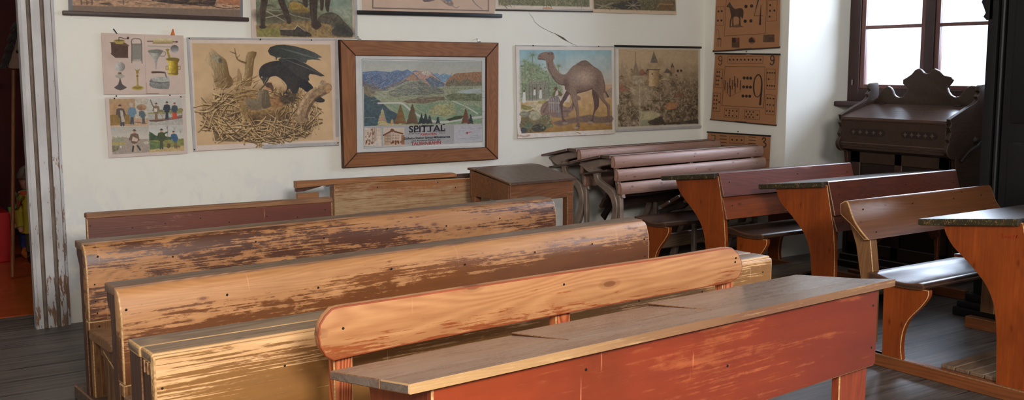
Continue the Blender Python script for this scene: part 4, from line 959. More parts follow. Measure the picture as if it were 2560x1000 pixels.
c.line([(842, 450), (824, 488)], 13, (36, 32, 30), 8); c.line([(812, 492), (842, 488)], 8, (36, 32, 30))
c.poly([(612, 362), (640, 356), (684, 356), (672, 390), (642, 420), (630, 395)], (70, 66, 60), sm=2); c.line([(640, 412), (668, 365)], 4, (150, 136, 116)); c.ell(622, 357, 7, 7, (150, 146, 136))
c.poly([(650, 418), (676, 400), (706, 414), (722, 450), (712, 482), (694, 450), (664, 442)], (92, 70, 54), var=.3, sm=2); c.ell(680, 455, 22, 8, (176, 120, 90), .8, rot=.5)
c.line([(950, 690), (985, 590), (1060, 500), (1190, 445)], 110, (150, 122, 92), 78, sm=4, var=.35); c.line([(930, 660), (970, 560), (1050, 470), (1150, 415)], 26, (196, 166, 128), 20, a=.8, sm=4, var=.3); c.line([(1000, 690), (1035, 600), (1100, 530), (1200, 480)], 24, (84, 64, 46), 18, a=.7, sm=4, var=.3)
c.ell(1150, 404, 28, 24, (170, 140, 110), var=.3); c.ell(1196, 452, 22, 40, (176, 138, 100), var=.2, rot=.2)
c.line([(884, 690), (890, 860)], 16, (160, 124, 84), 2)
c.line([(470, 580), (490, 680), (520, 720)], 44, (150, 120, 80), 26, sm=3, var=.3)
t, org = c.build('wall_chart', 'back', 'school chart of a black raven feeding chicks at a stick nest', 'wall chart', off=.012)
tape(t, org, [(467, 93), (473, 93), (490, 376), (484, 378)], off=.0175); tape(t, org, [(838, 97), (845, 97), (848, 342), (840, 342)], off=.0175); tape(t, org, [(660, 362), (846, 355), (848, 363), (658, 371)], off=.0178)
tape(t, org, [(467, 93), (838, 97), (838, 101), (467, 98)], off=.0172)
pins(t, org, [(473, 96), (651, 99), (779, 100), (486, 374), (845, 357)], off=.019)

# ---- kitchen tools
c = Chart([(253, 82), (458, 89), (464, 235), (260, 236)], (206, 184, 172), 245, 75, 5.883)
c.line([(672, 80), (690, 940)], 5, (180, 156, 146)); c.line([(705, 938), (880, 934)], 9, (130, 84, 66)); c.line([(700, 775), (705, 935)], 5, (150, 116, 100))
c.box([(95, 75), (1215, 105), (1245, 905), (120, 905)], 3, (196, 172, 162))
c.poly([(160, 178), (300, 172), (380, 185), (448, 228), (430, 236), (430, 400), (442, 410), (250, 408), (180, 348), (190, 330), (182, 190)], (84, 62, 52), var=.15); c.poly([(430, 236), (190, 190), (160, 178), (300, 172), (380, 185), (448, 228)], (104, 80, 64))
c.ell(302, 160, 82, 24, (178, 156, 84)); c.ell(302, 156, 66, 15, (120, 100, 52)); c.poly([(222, 165), (382, 165), (350, 205), (260, 205)], (170, 146, 76)); c.line([(298, 165), (298, 110), (350, 118), (380, 132), (425, 122)], 11, (78, 70, 66), sm=2); c.ell(428, 118, 16, 20, (60, 48, 44))
c.line([(478, 200), (482, 150), (510, 130), (590, 130), (620, 155), (622, 200)], 14, (110, 104, 98), sm=3); c.rect(476, 205, 630, 455, (136, 132, 122), var=.15, vs=.3); c.line([(484, 200), (484, 480)], 12, (100, 92, 86)); c.line([(628, 200), (634, 488)], 12, (100, 92, 86)); c.line([(480, 205), (626, 205)], 10, (92, 88, 84)); c.rect(500, 430, 610, 460, (176, 164, 150))
c.ell(312, 540, 74, 72, lambda X, Y: np.array([196, 192, 186], np.float32)-np.clip((X-280)*.7, 0, 70)[..., None]); c.line([(312, 455), (312, 470)], 16, (206, 200, 190)); c.poly([(290, 620), (334, 620), (340, 648), (284, 648)], (120, 96, 70)); c.ell(316, 678, 68, 28, (168, 160, 148), var=.15); c.poly([(296, 700), (336, 700), (326, 730), (306, 730)], (150, 140, 128)); c.poly([(308, 728), (326, 728), (350, 800), (414, 842), (390, 860), (320, 888), (250, 860), (232, 842), (286, 800)], (88, 80, 80), sm=2)
c.line([(562, 500), (562, 560)], 26, (196, 188, 180), 30); c.poly([(525, 570), (560, 590), (608, 570), (590, 600), (585, 640), (550, 640), (545, 600)], (150, 126, 62)); c.line([(566, 640), (572, 830)], 24, (160, 136, 66), 20, var=.2); c.ell(566, 676, 18, 12, (120, 96, 50)); c.ell(572, 852, 88, 32, (178, 156, 74)); c.ell(572, 846, 66, 20, (140, 118, 58)); c.ell(572, 820, 22, 18, (170, 146, 70))
c.rect(790, 125, 1095, 200, lambda X, Y: np.array([214, 194, 150], np.float32)-np.clip((Y-140)*1.1, 0, 90)[..., None]); c.line([(712, 165), (790, 165)], 16, (120, 88, 72)); c.line([(1095, 172), (1162, 175)], 16, (120, 88, 72)); c.ell(1150, 174, 16, 14, (96, 70, 58))
c.line([(725, 235), (1060, 248)], 16, (150, 140, 132)); c.line([(725, 235), (1060, 248)], 6, (196, 186, 176)); c.ell(1120, 278, 62, 58, lambda X, Y: np.array([96, 92, 92], np.float32)+np.clip((Y-230)*.8, 0, 80)[..., None])
c.poly([(716, 312), (735, 290), (860, 278), (945, 300), (940, 320), (870, 420), (852, 500), (846, 580), (834, 580), (830, 500), (795, 420)], lambda X, Y: np.array([186, 184, 174], np.float32)-np.abs(X-800)[..., None]*.6); c.ell(832, 312, 108, 26, (120, 120, 110)); c.line([(940, 320), (975, 320), (985, 350), (960, 385), (905, 380)], 12, (140, 134, 126), sm=2)
c.line([(1008, 290), (1050, 430)], 26, (164, 140, 52), 34, var=.2); c.ell(1014, 290, 30, 14, (150, 128, 50)); c.poly([(985, 420), (1080, 405), (1195, 432), (1170, 490), (1175, 640), (1160, 665), (1030, 665), (1020, 640), (1028, 490)], lambda X, Y: np.array([196, 168, 66], np.float32)-np.clip((X-1070)*.8, -20, 100)[..., None], var=.2); c.ell(1090, 428, 100, 24, (126, 104, 44)); c.box([(990, 530), (1022, 530), (1022, 580), (990, 580)], 10, (160, 134, 56)); c.box([(1174, 530), (1208, 530), (1204, 580), (1174, 580)], 10, (140, 116, 50)); c.line([(1025, 640), (1175, 640)], 8, (120, 98, 44))
c.poly([(745, 760), (765, 710), (880, 690), (1035, 690), (1045, 800), (1030, 868), (900, 868), (790, 850), (742, 815)], (134, 134, 130), var=.2); c.poly([(765, 710), (880, 690), (1035, 690), (1040, 760), (920, 770), (800, 745)], (170, 170, 164), var=.2); c.line([(745, 750), (800, 765), (920, 775), (1040, 765)], 8, (80, 78, 76)); c.line([(785, 622), (880, 620), (975, 625)], 30, (86, 62, 54), 24, sm=2); c.line([(975, 625), (995, 690)], 18, (110, 104, 100))
for i in range(9): c.line([(760+32*i, 812+5*i), (762+32*i, 850)], 5, (96, 96, 94), a=.6)
t, org = c.build('wall_chart', 'back', 'pinkish chart of kitchen tools: coffee mill, funnel, mortar and flat iron', 'wall chart', off=.008)
pins(t, org, [(291, 240), (425, 238)], off=.009)
b = newbm(); p = at(432, 88, Y=WY-.012)-org; prism(b, [(p.x-.012, p.z), (p.x+.012, p.z), (p.x+.004, p.z+.035), (p.x, p.z+.035)], 'Y', p.y-.003, p.y+.003, bev=.001, emat=0); obj('paper_tag', b, M['orange_clip'], t)
b = newbm(); p = at(287, 83, Y=WY-.008)-org; tube(b, [(p.x+.012, p.y, p.z-.004), (p.x-.008, p.y-.006, p.z+.024)], .003, 6); obj('hook', b, M['nail'], t)

# ---- four trade scenes
c = Chart([(262, 244), (463, 238), (469, 384), (273, 395)], (210, 192, 184), 255, 230, 5.883, ppu=1.3)
def grad(a, b_, y0, y1):
    A, B = np.array(a, np.float32), np.array(b_, np.float32)
    return lambda X, Y: A+(B-A)*np.clip((Y-y0)/(y1-y0), 0, 1)[..., None]
c.poly([(100, 105), (655, 95), (668, 495), (122, 505)], (176, 146, 110), var=.12); c.poly([(470, 100), (655, 95), (662, 390), (480, 390)], (190, 182, 166), var=.15); c.rect(110, 155, 345, 330, (182, 144, 108)); c.poly([(115, 335), (390, 330), (405, 470), (125, 490)], (146, 116, 66), var=.15); c.poly([(125, 490), (410, 470), (480, 400), (660, 405), (668, 495), (122, 505)], (192, 158, 128))
def man(x, y, h, coat, legs, hat=None, lean=0, apron=None, face=(190, 150, 126)):
    c.line([(x+lean*.2, y-h*.48), (x-h*.05, y)], h*.13, legs, h*.09); c.line([(x+lean*.2, y-h*.48), (x+h*.06, y)], h*.13, legs, h*.09)
    c.poly([(x-h*.13+lean, y-h*.8), (x+h*.13+lean, y-h*.8), (x+h*.14+lean*.3, y-h*.38), (x-h*.14+lean*.3, y-h*.38)], coat, sm=2); c.line([(x-h*.14+lean, y-h*.76), (x-h*.2+lean*.6, y-h*.52)], h*.075, coat); c.line([(x+h*.14+lean, y-h*.76), (x+h*.19+lean*.6, y-h*.52)], h*.075, coat)
    if apron: c.poly([(x-h*.02+lean, y-h*.72), (x+h*.1+lean, y-h*.72), (x+h*.13, y-h*.18), (x-h*.03, y-h*.15)], apron)
    c.ell(x+lean*1.2, y-h*.89, h*.06, h*.07, face)
    if hat: c.ell(x+lean*1.2, y-h*.945, h*.09, h*.022, hat); c.ell(x+lean*1.2, y-h*.97, h*.055, h*.045, hat)
man(290, 490, 305, (92, 80, 74), (74, 76, 82), (78, 66, 60), lean=-30, apron=(186, 176, 164)); man(430, 465, 290, (108, 134, 152), (74, 82, 92), None); c.ell(415, 185, 30, 26, (186, 172, 160)); man(600, 460, 220, (92, 104, 108), (80, 82, 88), None, lean=-30); c.ell(570, 225, 75, 45, (158, 124, 96), var=.3); c.line([(470, 440), (640, 462)], 10, (110, 92, 80))
c.poly([(658, 95), (1168, 82), (1185, 478), (668, 492)], grad((196, 194, 188), (190, 184, 172), 90, 300), var=.06); c.poly([(664, 305), (900, 275), (1178, 270), (1180, 330), (666, 325)], (150, 146, 96), var=.2); c.poly([(666, 325), (1180, 315), (1185, 478), (668, 492)], (176, 172, 164), var=.15); c.ell(1150, 265, 40, 30, (140, 132, 84)); c.ell(860, 275, 30, 16, (110, 110, 96))
c.poly([(668, 405), (800, 400), (1000, 375), (1178, 335), (1178, 380), (980, 410), (780, 440), (690, 432)], (110, 82, 74), var=.15); c.line([(672, 408), (1000, 392), (1178, 350)], 5, (190, 164, 140))
man(785, 400, 240, (124, 108, 88), (128, 104, 78), (86, 74, 62)); c.poly([(750, 240), (800, 240), (800, 290), (755, 290)], (206, 196, 182)); c.line([(745, 215), (725, 180), (700, 120)], 14, (110, 86, 70)); c.line([(800, 230), (880, 370)], 6, (150, 120, 90)); man(945, 390, 250, (54, 62, 74), (56, 66, 78), (56, 54, 60)); man(1060, 385, 230, (64, 82, 92), (196, 74, 56), (150, 56, 48)); c.line([(1040, 310), (1040, 380)], 24, (200, 76, 56)); c.line([(1080, 310), (1084, 380)], 24, (190, 66, 50))
for i in range(8): c.line([(690+60*i, 440+i*3), (760+60*i, 436+i*3)], 4, (204, 200, 190), a=.6)
c.poly([(124, 515), (675, 500), (690, 890), (152, 918)], grad((176, 172, 160), (206, 196, 184), 510, 700), var=.05); c.poly([(140, 700), (300, 660), (500, 690), (690, 690), (690, 890), (152, 918)], (166, 152, 140), var=.25, vs=.2); c.poly([(142, 740), (360, 740), (330, 770), (145, 775)], (174, 160, 96)); c.poly([(148, 790), (250, 790), (230, 860), (150, 880)], (126, 118, 92), var=.3)
for i in range(7): c.ell(160+22*i, 690+(i % 3)*8, 12, 40, (150, 152, 122), .8)
c.speck([(300, 740), (680, 890)], 90, 4, [(140, 126, 118), (190, 176, 164), (120, 108, 100)], 3, ln=4, a=.6); c.ell(270, 805, 14, 16, (216, 206, 196)); c.ell(640, 745, 40, 20, (200, 190, 180)); man(465, 870, 320, (116, 92, 80), (190, 164, 142), (98, 80, 70)); c.line([(450, 800), (440, 870)], 26, (70, 66, 66)); c.line([(510, 790), (550, 850)], 24, (70, 66, 66)); c.poly([(440, 650), (520, 690), (500, 730), (430, 720)], (206, 182, 160)); c.line([(420, 640), (395, 690)], 22, (116, 92, 80))
c.poly([(675, 500), (1188, 482), (1210, 862), (695, 888)], grad((190, 190, 184), (206, 200, 190), 490, 700), var=.05); c.poly([(678, 580), (720, 600), (780, 640), (900, 650), (1010, 660), (1012, 705), (680, 715)], (70, 92, 68), var=.3, rough=10); c.poly([(682, 712), (1010, 700), (1200, 680), (1206, 800), (690, 830)], (140, 140, 84), var=.25); c.poly([(688, 720), (850, 740), (840, 830), (690, 850)], (104, 122, 80), var=.2); c.poly([(690, 850), (1206, 790), (1210, 862), (695, 888)], (196, 170, 120), var=.15)
man(862, 830, 290, (76, 84, 58), (78, 84, 74), (66, 66, 60)); c.line([(900, 610), (950, 590)], 22, (76, 84, 58)); c.line([(955, 500), (958, 770)], 6, (120, 94, 80)); c.ell(970, 790, 30, 36, (104, 82, 60), var=.3); man(1080, 820, 250, (66, 96, 128), (126, 108, 78), (92, 80, 70), lean=-30); c.line([(1050, 790), (1140, 810)], 16, (120, 90, 70))
for x, y in ((945, 500), (1060, 520), (1150, 560)):
    for k in range(6): c.line([(x, y+40), (x-30+12*k, y-18)], 3, (130, 110, 96), 1)
t, org = c.build('wall_chart', 'back', 'coloured chart of four trade scenes: miller, boatmen, sower and foresters', 'wall chart', off=.009)
pins(t, org, [(286, 246), (452, 242)], off=.012)

# ---- camel
c = Chart([(1289, 114), (1534, 117), (1536, 334), (1293, 346)], (222, 212, 204), 1280, 105, 4.0, ppu=1.3)
c.poly([(70, 78), (992, 82), (994, 874), (86, 915)], grad((142, 180, 190), (214, 196, 178), 80, 450), var=.07, vs=.02); c.poly([(560, 430), (994, 420), (994, 874), (560, 890)], grad((206, 172, 138), (196, 156, 100), 430, 700), var=.1, vs=.03); c.poly([(82, 600), (994, 600), (994, 874), (86, 915)], grad((202, 166, 118), (160, 120, 66), 600, 880), var=.15, vs=.03); c.poly([(920, 490), (994, 450), (994, 550), (900, 560)], (170, 150, 130))
c.ell(650, 180, 120, 50, (206, 208, 202), .5, soft=40); c.ell(880, 170, 90, 40, (206, 204, 196), .5, soft=40)
rn = random.Random(9); GR = [(126, 144, 108), (150, 164, 122), (104, 122, 92), (166, 172, 134), (90, 108, 86)]
c.poly([(80, 240), (150, 190), (240, 220), (330, 300), (420, 300), (480, 380), (490, 520), (340, 570), (80, 590)], (136, 148, 116), .9, var=.4, vs=.15, soft=12, rough=14)
for i in range(330):
    x, y = rn.uniform(80, 480), rn.uniform(220, 560)
    if y < 300-(x-330)*.1 and x > 330 and y < 240+(x-330)*.9: continue
    c.ell(x, y, rn.uniform(4, 14), rn.uniform(3, 9), rn.choice(GR), .6, rot=rn.uniform(0, 3))
for px_, py_, r_ in ((195, 130, 60), (120, 190, 50), (445, 240, 45), (180, 235, 50)):
    for k in range(16):
        a = k*.3927+.1; c.line([(px_, py_), (px_+r_*.6*math.cos(a), py_+r_*.5*math.sin(a)), (px_+r_*math.cos(a), py_+r_*math.sin(a)+14)], 5, rn.choice(GR[:3]), 1.5, sm=2)
    c.line([(px_, py_), (px_+6, py_+180)], 6, (134, 124, 104), 9)
c.poly([(150, 400), (260, 380), (350, 400), (340, 560), (140, 580)], (140, 130, 120), .7, var=.5, vs=.2, soft=10)
for x in (100, 130, 160, 190, 230, 310, 350): c.line([(x, 420), (x+4, 580)], 7, (100, 100, 90), a=.7)
for x, y, h in ((115, 590, 120), (270, 550, 100), (213, 520, 70)): c.line([(x, y), (x, y-h*.7)], 30*h/120+6, (214, 212, 204), 22*h/120); c.ell(x, y-h*.85, 9, 11, (96, 74, 60))
c.poly([(90, 640), (240, 610), (330, 640), (280, 700), (100, 740)], (196, 180, 150), var=.2, sm=2); c.poly([(88, 620), (200, 650), (170, 680), (88, 670)], (150, 140, 84), var=.3)
c.poly([(250, 590), (330, 575), (320, 615), (240, 612)], (172, 160, 96), var=.2)
SH = (116, 96, 92)
c.poly([(390, 800), (560, 765), (760, 725), (860, 750), (990, 735), (990, 800), (800, 810), (660, 800), (520, 830), (440, 838)], SH, .85, sm=2, soft=4, var=.2)
CM = (140, 114, 102)
c.poly([(268, 690), (290, 620), (350, 580), (440, 560), (500, 640), (560, 650), (590, 590), (586, 560), (630, 530), (668, 548), (670, 574), (640, 582), (612, 592), (596, 680), (545, 720), (560, 745), (480, 758), (350, 745), (290, 740)], CM, sm=2, var=.18); c.poly([(345, 590), (370, 545), (440, 535), (470, 590), (466, 740), (440, 745), (420, 680), (350, 670)], (134, 122, 120), var=.3, vs=.2)
for x in (352, 374, 396, 420, 446): c.line([(x, 560), (x+4, 700)], 4, (206, 192, 172), a=.8)
c.line([(350, 605), (470, 610)], 7, (206, 180, 150)); c.poly([(383, 530), (405, 485), (440, 478), (488, 520), (470, 540), (430, 530), (400, 545)], (120, 100, 70), sm=2); c.poly([(420, 490), (440, 480), (446, 520), (410, 540)], (206, 200, 188)); c.ell(418, 463, 15, 18, (110, 74, 56))
c.poly([(88, 760), (200, 670), (280, 740), (330, 720), (390, 820), (300, 880), (90, 912)], (110, 98, 74), .8, var=.5, vs=.15, sm=2, rough=8); c.ell(215, 735, 55, 50, (170, 162, 134), var=.25); c.ell(120, 720, 50, 28, (140, 136, 120), var=.3); c.ell(250, 860, 70, 40, (60, 56, 50), .9, var=.4); c.ell(110, 880, 28, 30, (70, 74, 80), .9)
for k in range(11): a = math.pi*(.05+.09*k); c.line([(150, 860), (150+80*math.cos(a), 860-95*math.sin(a))], 9, rn.choice([(84, 104, 84), (112, 128, 100)]), 2)
for k in range(40): c.ell(rn.uniform(260, 390), rn.uniform(730, 860), 9, 6, rn.choice(GR), .7, rot=rn.uniform(0, 3))
for (x0, y0), (x1, y1) in (((300, 700), (340, 620)), ((500, 690), (560, 690)), ((590, 660), (606, 580))): c.line([(x0, y0), (x1, y1)], 18, (104, 82, 74), 8, a=.6)
# far legs, then body
FL = (100, 80, 74)
c.poly([(640, 510), (560, 520), (525, 575), (490, 622), (492, 720), (502, 762), (532, 800), (526, 828), (508, 820), (480, 770), (474, 690), (458, 622), (480, 570), (512, 510), (540, 480)], FL, sm=2, var=.15); c.poly([(790, 470), (852, 520), (856, 640), (826, 682), (802, 742), (797, 800), (770, 822), (742, 815), (780, 770), (800, 690), (808, 640), (798, 560)], FL, sm=2, var=.15)
def cam(X, Y):
    b_ = np.array([138, 114, 100], np.float32)[None, None]*np.ones(X.shape+(1,), np.float32)
    lit = np.exp(-((X-715)/130)**2-((Y-350)/80)**2)*44+np.exp(-((X-600)/26)**2-((Y-600)/140)**2)*10; dark = np.clip((Y-420)*.3, 0, 34)*(Y < 520)*(X > 630)*(X < 800)+np.clip((250-Y)*.35, 0, 30)*(X > 580)+np.clip((Y-560)*.06, 0, 16)+np.exp(-((X-840)/40)**2-((Y-380)/110)**2)*22+np.exp(-((X-520)/34)**2-((Y-430)/70)**2)*30
    return b_+(lit-dark)[..., None]*np.array([1, .95, .85])
c.poly([(245, 152), (265, 116), (320, 98), (345, 100), (370, 94), (388, 104), (402, 112), (408, 160), (396, 185), (408, 225), (440, 290), (480, 320), (520, 318), (550, 284), (590, 240), (640, 213), (670, 190), (720, 182), (760, 204), (800, 240), (850, 268), (890, 308), (910, 370), (922, 430), (926, 480), (956, 545), (946, 552), (914, 502), (905, 540), (930, 590), (972, 628), (970, 700), (972, 800), (976, 822), (928, 832), (924, 815), (946, 790), (942, 650), (880, 570), (846, 520), (790, 466), (720, 490), (640, 512), (637, 560), (648, 650), (652, 760), (657, 850), (640, 872), (598, 866), (630, 820), (625, 700), (600, 620), (580, 540), (566, 515), (512, 470), (508, 430), (470, 422), (420, 392), (382, 340), (350, 300), (330, 240), (325, 190), (300, 180), (255, 176)], cam, sm=2, var=.16, vs=.1)
for i in range(9): c.line([(655+22*i, 310+(i % 2)*6), (648+22*i, 420)], 7, (176, 148, 128), 4, a=.45)
c.line([(640, 508), (720, 488), (790, 464)], 12, (84, 66, 62), a=.8); c.line([(382, 340), (420, 392), (470, 422), (510, 430)], 10, (92, 72, 66), a=.8, sm=2); c.line([(640, 216), (690, 235), (760, 225), (820, 260)], 22, (118, 94, 82), 10, a=.5, sm=3)
c.line([(905, 380), (920, 440), (912, 500)], 12, (104, 82, 74), a=.7); c.ell(352, 116, 6, 5, (40, 32, 30))
for p_ in ([(565, 515), (600, 620), (625, 700), (632, 800)], [(850, 535), (895, 590), (942, 650), (948, 780)], [(345, 210), (360, 290), (400, 350), (470, 400)]): c.line(p_, 9, (92, 74, 68), 5, a=.6, sm=3)
for p_ in ([(622, 540), (636, 650), (640, 760)], [(925, 580), (962, 640), (960, 760)], [(395, 210), (425, 290), (470, 330)]): c.line(p_, 8, (172, 148, 132), 4, a=.5, sm=3)
c.line([(250, 168), (285, 166), (310, 176)], 5, (70, 54, 48)); c.ell(268, 140, 5, 4, (70, 54, 48)); c.ell(386, 116, 9, 15, (110, 86, 76)); c.line([(955, 545), (930, 495)], 12, (70, 56, 52), 6)
for x, y in ((618, 858), (512, 812), (768, 806), (945, 815)): c.ell(x, y, 26, 13, (176, 150, 132), .8)
c.poly([(40, 905), (86, 915), (994, 874), (1030, 872), (1030, 930), (60, 965)], (222, 210, 200), var=.08)
c.line([(50, 935), (110, 945), (160, 930)], 20, (196, 172, 156), var=.3); c.line([(630, 905), (660, 915)], 12, (190, 150, 120)); c.line([(280, 915), (620, 885)], 4, (180, 166, 156))
t, org = c.build('wall_chart', 'back', 'chart of a standing dromedary camel in a desert with a frayed bottom edge', 'wall chart', off=.010, wave=.006, curl=.010)
bar(t, org, (1288, 114), (1536, 117), 'back', .008, .006, M['tape'], name='top_strip', off=.008)
pins(t, org, [(1333, 114), (1497, 116)], off=.018)

# ---- medieval town
c = Chart([(1536, 117), (1750, 122), (1751, 321), (1538, 330)], (196, 186, 170), 1525, 100, 4.1667, ppu=1.3)
def town(X, Y):
    n = fbm(X*.022, Y*.022, 5); m = fbm(X*.06+9, Y*.05, 4); f = np.clip((Y-230)/420, 0, 1); rgt = np.clip((X-300)/600, 0, 1)
    v = 192-62*f-34*rgt*(.5+.6*f)+(n-.5)*120*(.1+f)+(np.round(m*6)/6-.5)*130*f
    return np.clip(np.stack([v, v*.89-4, v*.74-8], -1), 28, 215)
c.poly([(78, 95), (915, 105), (918, 870), (82, 905)], town, var=.1, vs=.2, soft=3)
rn = random.Random(12); SP = [(120, 100, 78), (150, 128, 100), (92, 76, 60), (176, 152, 120), (74, 62, 52), (134, 104, 82)]
for i in range(34): 
    x = rn.uniform(85, 860); y = rn.uniform(300, 620); w_ = rn.uniform(18, 60); h = rn.uniform(20, 70); q = rn.choice(SP); c.rect(x, y, x+w_, y+h, q, a=.55); c.poly([(x-6, y), (x+w_*.5, y-h*.6), (x+w_+6, y)], tuple(v*.75 for v in rn.choice(SP)), a=.6)
    for k in range(3): c.rect(x+6+k*w_*.3, y+8, x+10+k*w_*.3, y+18, (56, 46, 40), a=.7)
c.speck([(84, 400), (912, 880)], 700, 6, SP+[(206, 190, 160), (214, 198, 170), (190, 170, 140), (62, 52, 44)], 5, ln=3.2, a=.6)
for i in range(60):
    x, y = rn.uniform(320, 880), rn.uniform(420, 800); c.line([(x, y), (x, y+rn.uniform(20, 60))], 5, rn.choice([(70, 58, 48), (196, 176, 144), (96, 80, 62)]), 4, a=.6)
c.speck([(90, 660), (290, 890)], 150, 5, [(196, 190, 182), (60, 58, 60), (120, 116, 116), (84, 78, 74)], 8, ln=2.5, a=.75)
c.poly([(255, 215), (262, 235), (290, 330), (345, 370), (205, 370), (230, 320)], (150, 128, 106), sm=1); c.line([(256, 125), (258, 235)], 5, (120, 104, 88)); c.rect(225, 370, 345, 460, (172, 154, 130), var=.2); c.ell(320, 335, 26, 34, (140, 90, 72), .7)
c.poly([(440, 120), (488, 235), (405, 235)], (112, 104, 90), var=.2); c.line([(440, 118), (440, 145)], 4, (90, 80, 70)); c.rect(378, 240, 505, 308, (176, 150, 118)); c.line([(376, 308), (505, 308)], 8, (96, 74, 58)); c.rect(392, 312, 497, 480, lambda X, Y: np.array([192, 164, 126], np.float32)-np.clip((X-430)*.8, -10, 60)[..., None]); c.ell(425, 352, 6, 9, (80, 64, 52))
c.poly([(636, 235), (660, 285), (616, 285)], (96, 80, 66)); c.rect(618, 285, 660, 345, (150, 122, 92)); c.poly([(545, 340), (580, 290), (640, 345)], (100, 90, 76)); c.ell(695, 320, 12, 14, (60, 48, 42)); c.ell(730, 318, 12, 14, (66, 52, 44)); c.poly([(470, 270), (500, 190), (540, 210), (560, 270)], (158, 136, 104), .7, soft=10)
for x in (165, 120, 300, 580): c.poly([(x, 170+(x % 90)), (x+16, 300), (x-16, 300)], (160, 146, 128), .6)
c.poly([(90, 460), (130, 470), (190, 530), (90, 540)], (158, 112, 92), var=.2); c.poly([(200, 500), (300, 460), (420, 520), (410, 640), (300, 700), (230, 660)], (186, 168, 140), .6, soft=14, var=.2); c.poly([(300, 740), (420, 735), (520, 770), (480, 810), (380, 840), (390, 885), (300, 890)], (184, 172, 136), .9, soft=6, var=.2); c.poly([(300, 830), (390, 840), (390, 890), (300, 892)], (140, 146, 118), .7)
c.poly([(540, 690), (600, 645), (700, 660), (670, 715), (600, 725)], (166, 118, 82), var=.2); c.poly([(640, 600), (710, 530), (790, 600)], (128, 96, 72), var=.3); c.line([(380, 630), (560, 632), (700, 610)], 5, (90, 72, 56)); c.poly([(380, 850), (520, 790), (560, 860), (720, 850), (915, 820), (918, 870), (400, 885)], (62, 54, 46), .8, var=.5, rough=10)
c.line([(160, 470), (250, 520), (170, 560)], 5, (206, 196, 176), a=.6); c.rect(290, 460, 304, 900, (206, 194, 172), a=.35); c.line([(72, 105), (80, 660)], 26, (220, 214, 204))
t, org = c.build('wall_chart', 'back', 'brownish chart of a crowded medieval walled town under a black top bar', 'wall chart', off=.009)
bar(t, org, (1535, 115), (1752, 119), 'back', .016, .012, M['bar_black'], off=.006)
bar(t, org, (1540, 327), (1752, 316), 'back', .018, .010, M['tape'], off=.006, name='bottom_strip')

# ---- the framed town poster
c = Chart([(889, 139), (1216, 143), (1215, 369), (893, 383)], (236, 238, 242), 885, 130, 3.847, ppu=1.5)
c.box([(72, 66), (1225, 88), (1230, 862), (92, 925)], 7, (176, 180, 184)); c.poly([(80, 80), (1222, 95), (1226, 690), (92, 712)], grad((184, 194, 194), (206, 206, 196), 80, 220), var=.06)
c.poly([(92, 712), (1226, 690), (1230, 860), (94, 915)], (182, 184, 190), var=.04)
rn = random.Random(3)
def ridge(pts, col, var=.3, vs=.12, a=1): c.poly(pts, col, var=var, vs=vs, a=a)
ridge([(80, 190), (130, 185), (200, 178), (260, 185), (330, 190), (400, 170), (440, 185), (490, 165), (530, 190), (560, 175), (640, 190), (690, 180), (740, 210), (790, 250), (850, 300), (850, 360), (80, 330)], (104, 130, 176)); ridge([(740, 210), (775, 200), (800, 218), (845, 205), (880, 215), (920, 220), (900, 270), (840, 290)], (134, 170, 206)); 
ridge([(80, 215), (130, 205), (180, 215), (230, 230), (300, 200), (380, 195), (430, 180), (480, 190), (470, 230), (520, 300), (300, 380), (80, 330)], (92, 116, 160), var=.4); ridge([(80, 270), (160, 310), (260, 350), (350, 300), (440, 270), (480, 240), (540, 200), (610, 270), (600, 400), (300, 420), (120, 380)], (112, 110, 118), var=.4)
ridge([(540, 195), (600, 180), (650, 185), (700, 185), (740, 220), (800, 270), (850, 310), (840, 380), (700, 350), (620, 270)], (206, 164, 146), var=.25); ridge([(620, 190), (690, 180), (720, 205), (690, 225), (640, 215)], (226, 214, 204)); ridge([(470, 260), (530, 205), (560, 225), (600, 270), (540, 280), (500, 275)], (176, 128, 104), var=.3); ridge([(660, 260), (720, 230), (800, 275), (850, 310), (830, 350), (720, 330)], (104, 124, 150), var=.35)
ridge([(850, 310), (900, 240), (960, 205), (1060, 200), (1150, 190), (1222, 190), (1224, 330), (1100, 320), (960, 330), (860, 330)], (168, 124, 98), var=.35); ridge([(870, 300), (930, 255), (1000, 280), (1080, 250), (1150, 290), (1224, 280), (1224, 340), (870, 330)], (124, 118, 102), var=.4)
c.poly([(120, 380), (300, 370), (480, 280), (600, 270), (740, 340), (850, 330), (1224, 320), (1226, 690), (92, 712), (90, 400)], (158, 170, 142), var=.3, vs=.1); ridge([(300, 390), (420, 330), (520, 285), (640, 275), (700, 320), (840, 360), (850, 400), (700, 410), (480, 420), (350, 430)], (122, 128, 118), var=.45)
for i in range(90):
    x = rn.uniform(130, 1000); y = rn.uniform(320, 450); c.line([(x, y), (x+rn.uniform(20, 70), y-rn.uniform(-12, 26))], 5, rn.choice([(206, 202, 176), (176, 184, 150), (104, 116, 100), (150, 130, 110), (214, 206, 190)]), 2, a=.7)
for i in range(70):
    x = rn.uniform(90, 840); y = rn.uniform(195, 300); c.line([(x, y), (x+rn.uniform(-26, 26), y+rn.uniform(14, 44))], 5, rn.choice([(150, 166, 200), (76, 92, 140), (200, 200, 206), (112, 100, 110), (176, 140, 120)]), 2, a=.6)
for i in range(40):
    x = rn.uniform(870, 1215); y = rn.uniform(200, 300); c.line([(x, y), (x+rn.uniform(-24, 24), y+rn.uniform(10, 36))], 5, rn.choice([(190, 140, 104), (120, 104, 90), (206, 166, 130), (104, 110, 84)]), 2, a=.6)
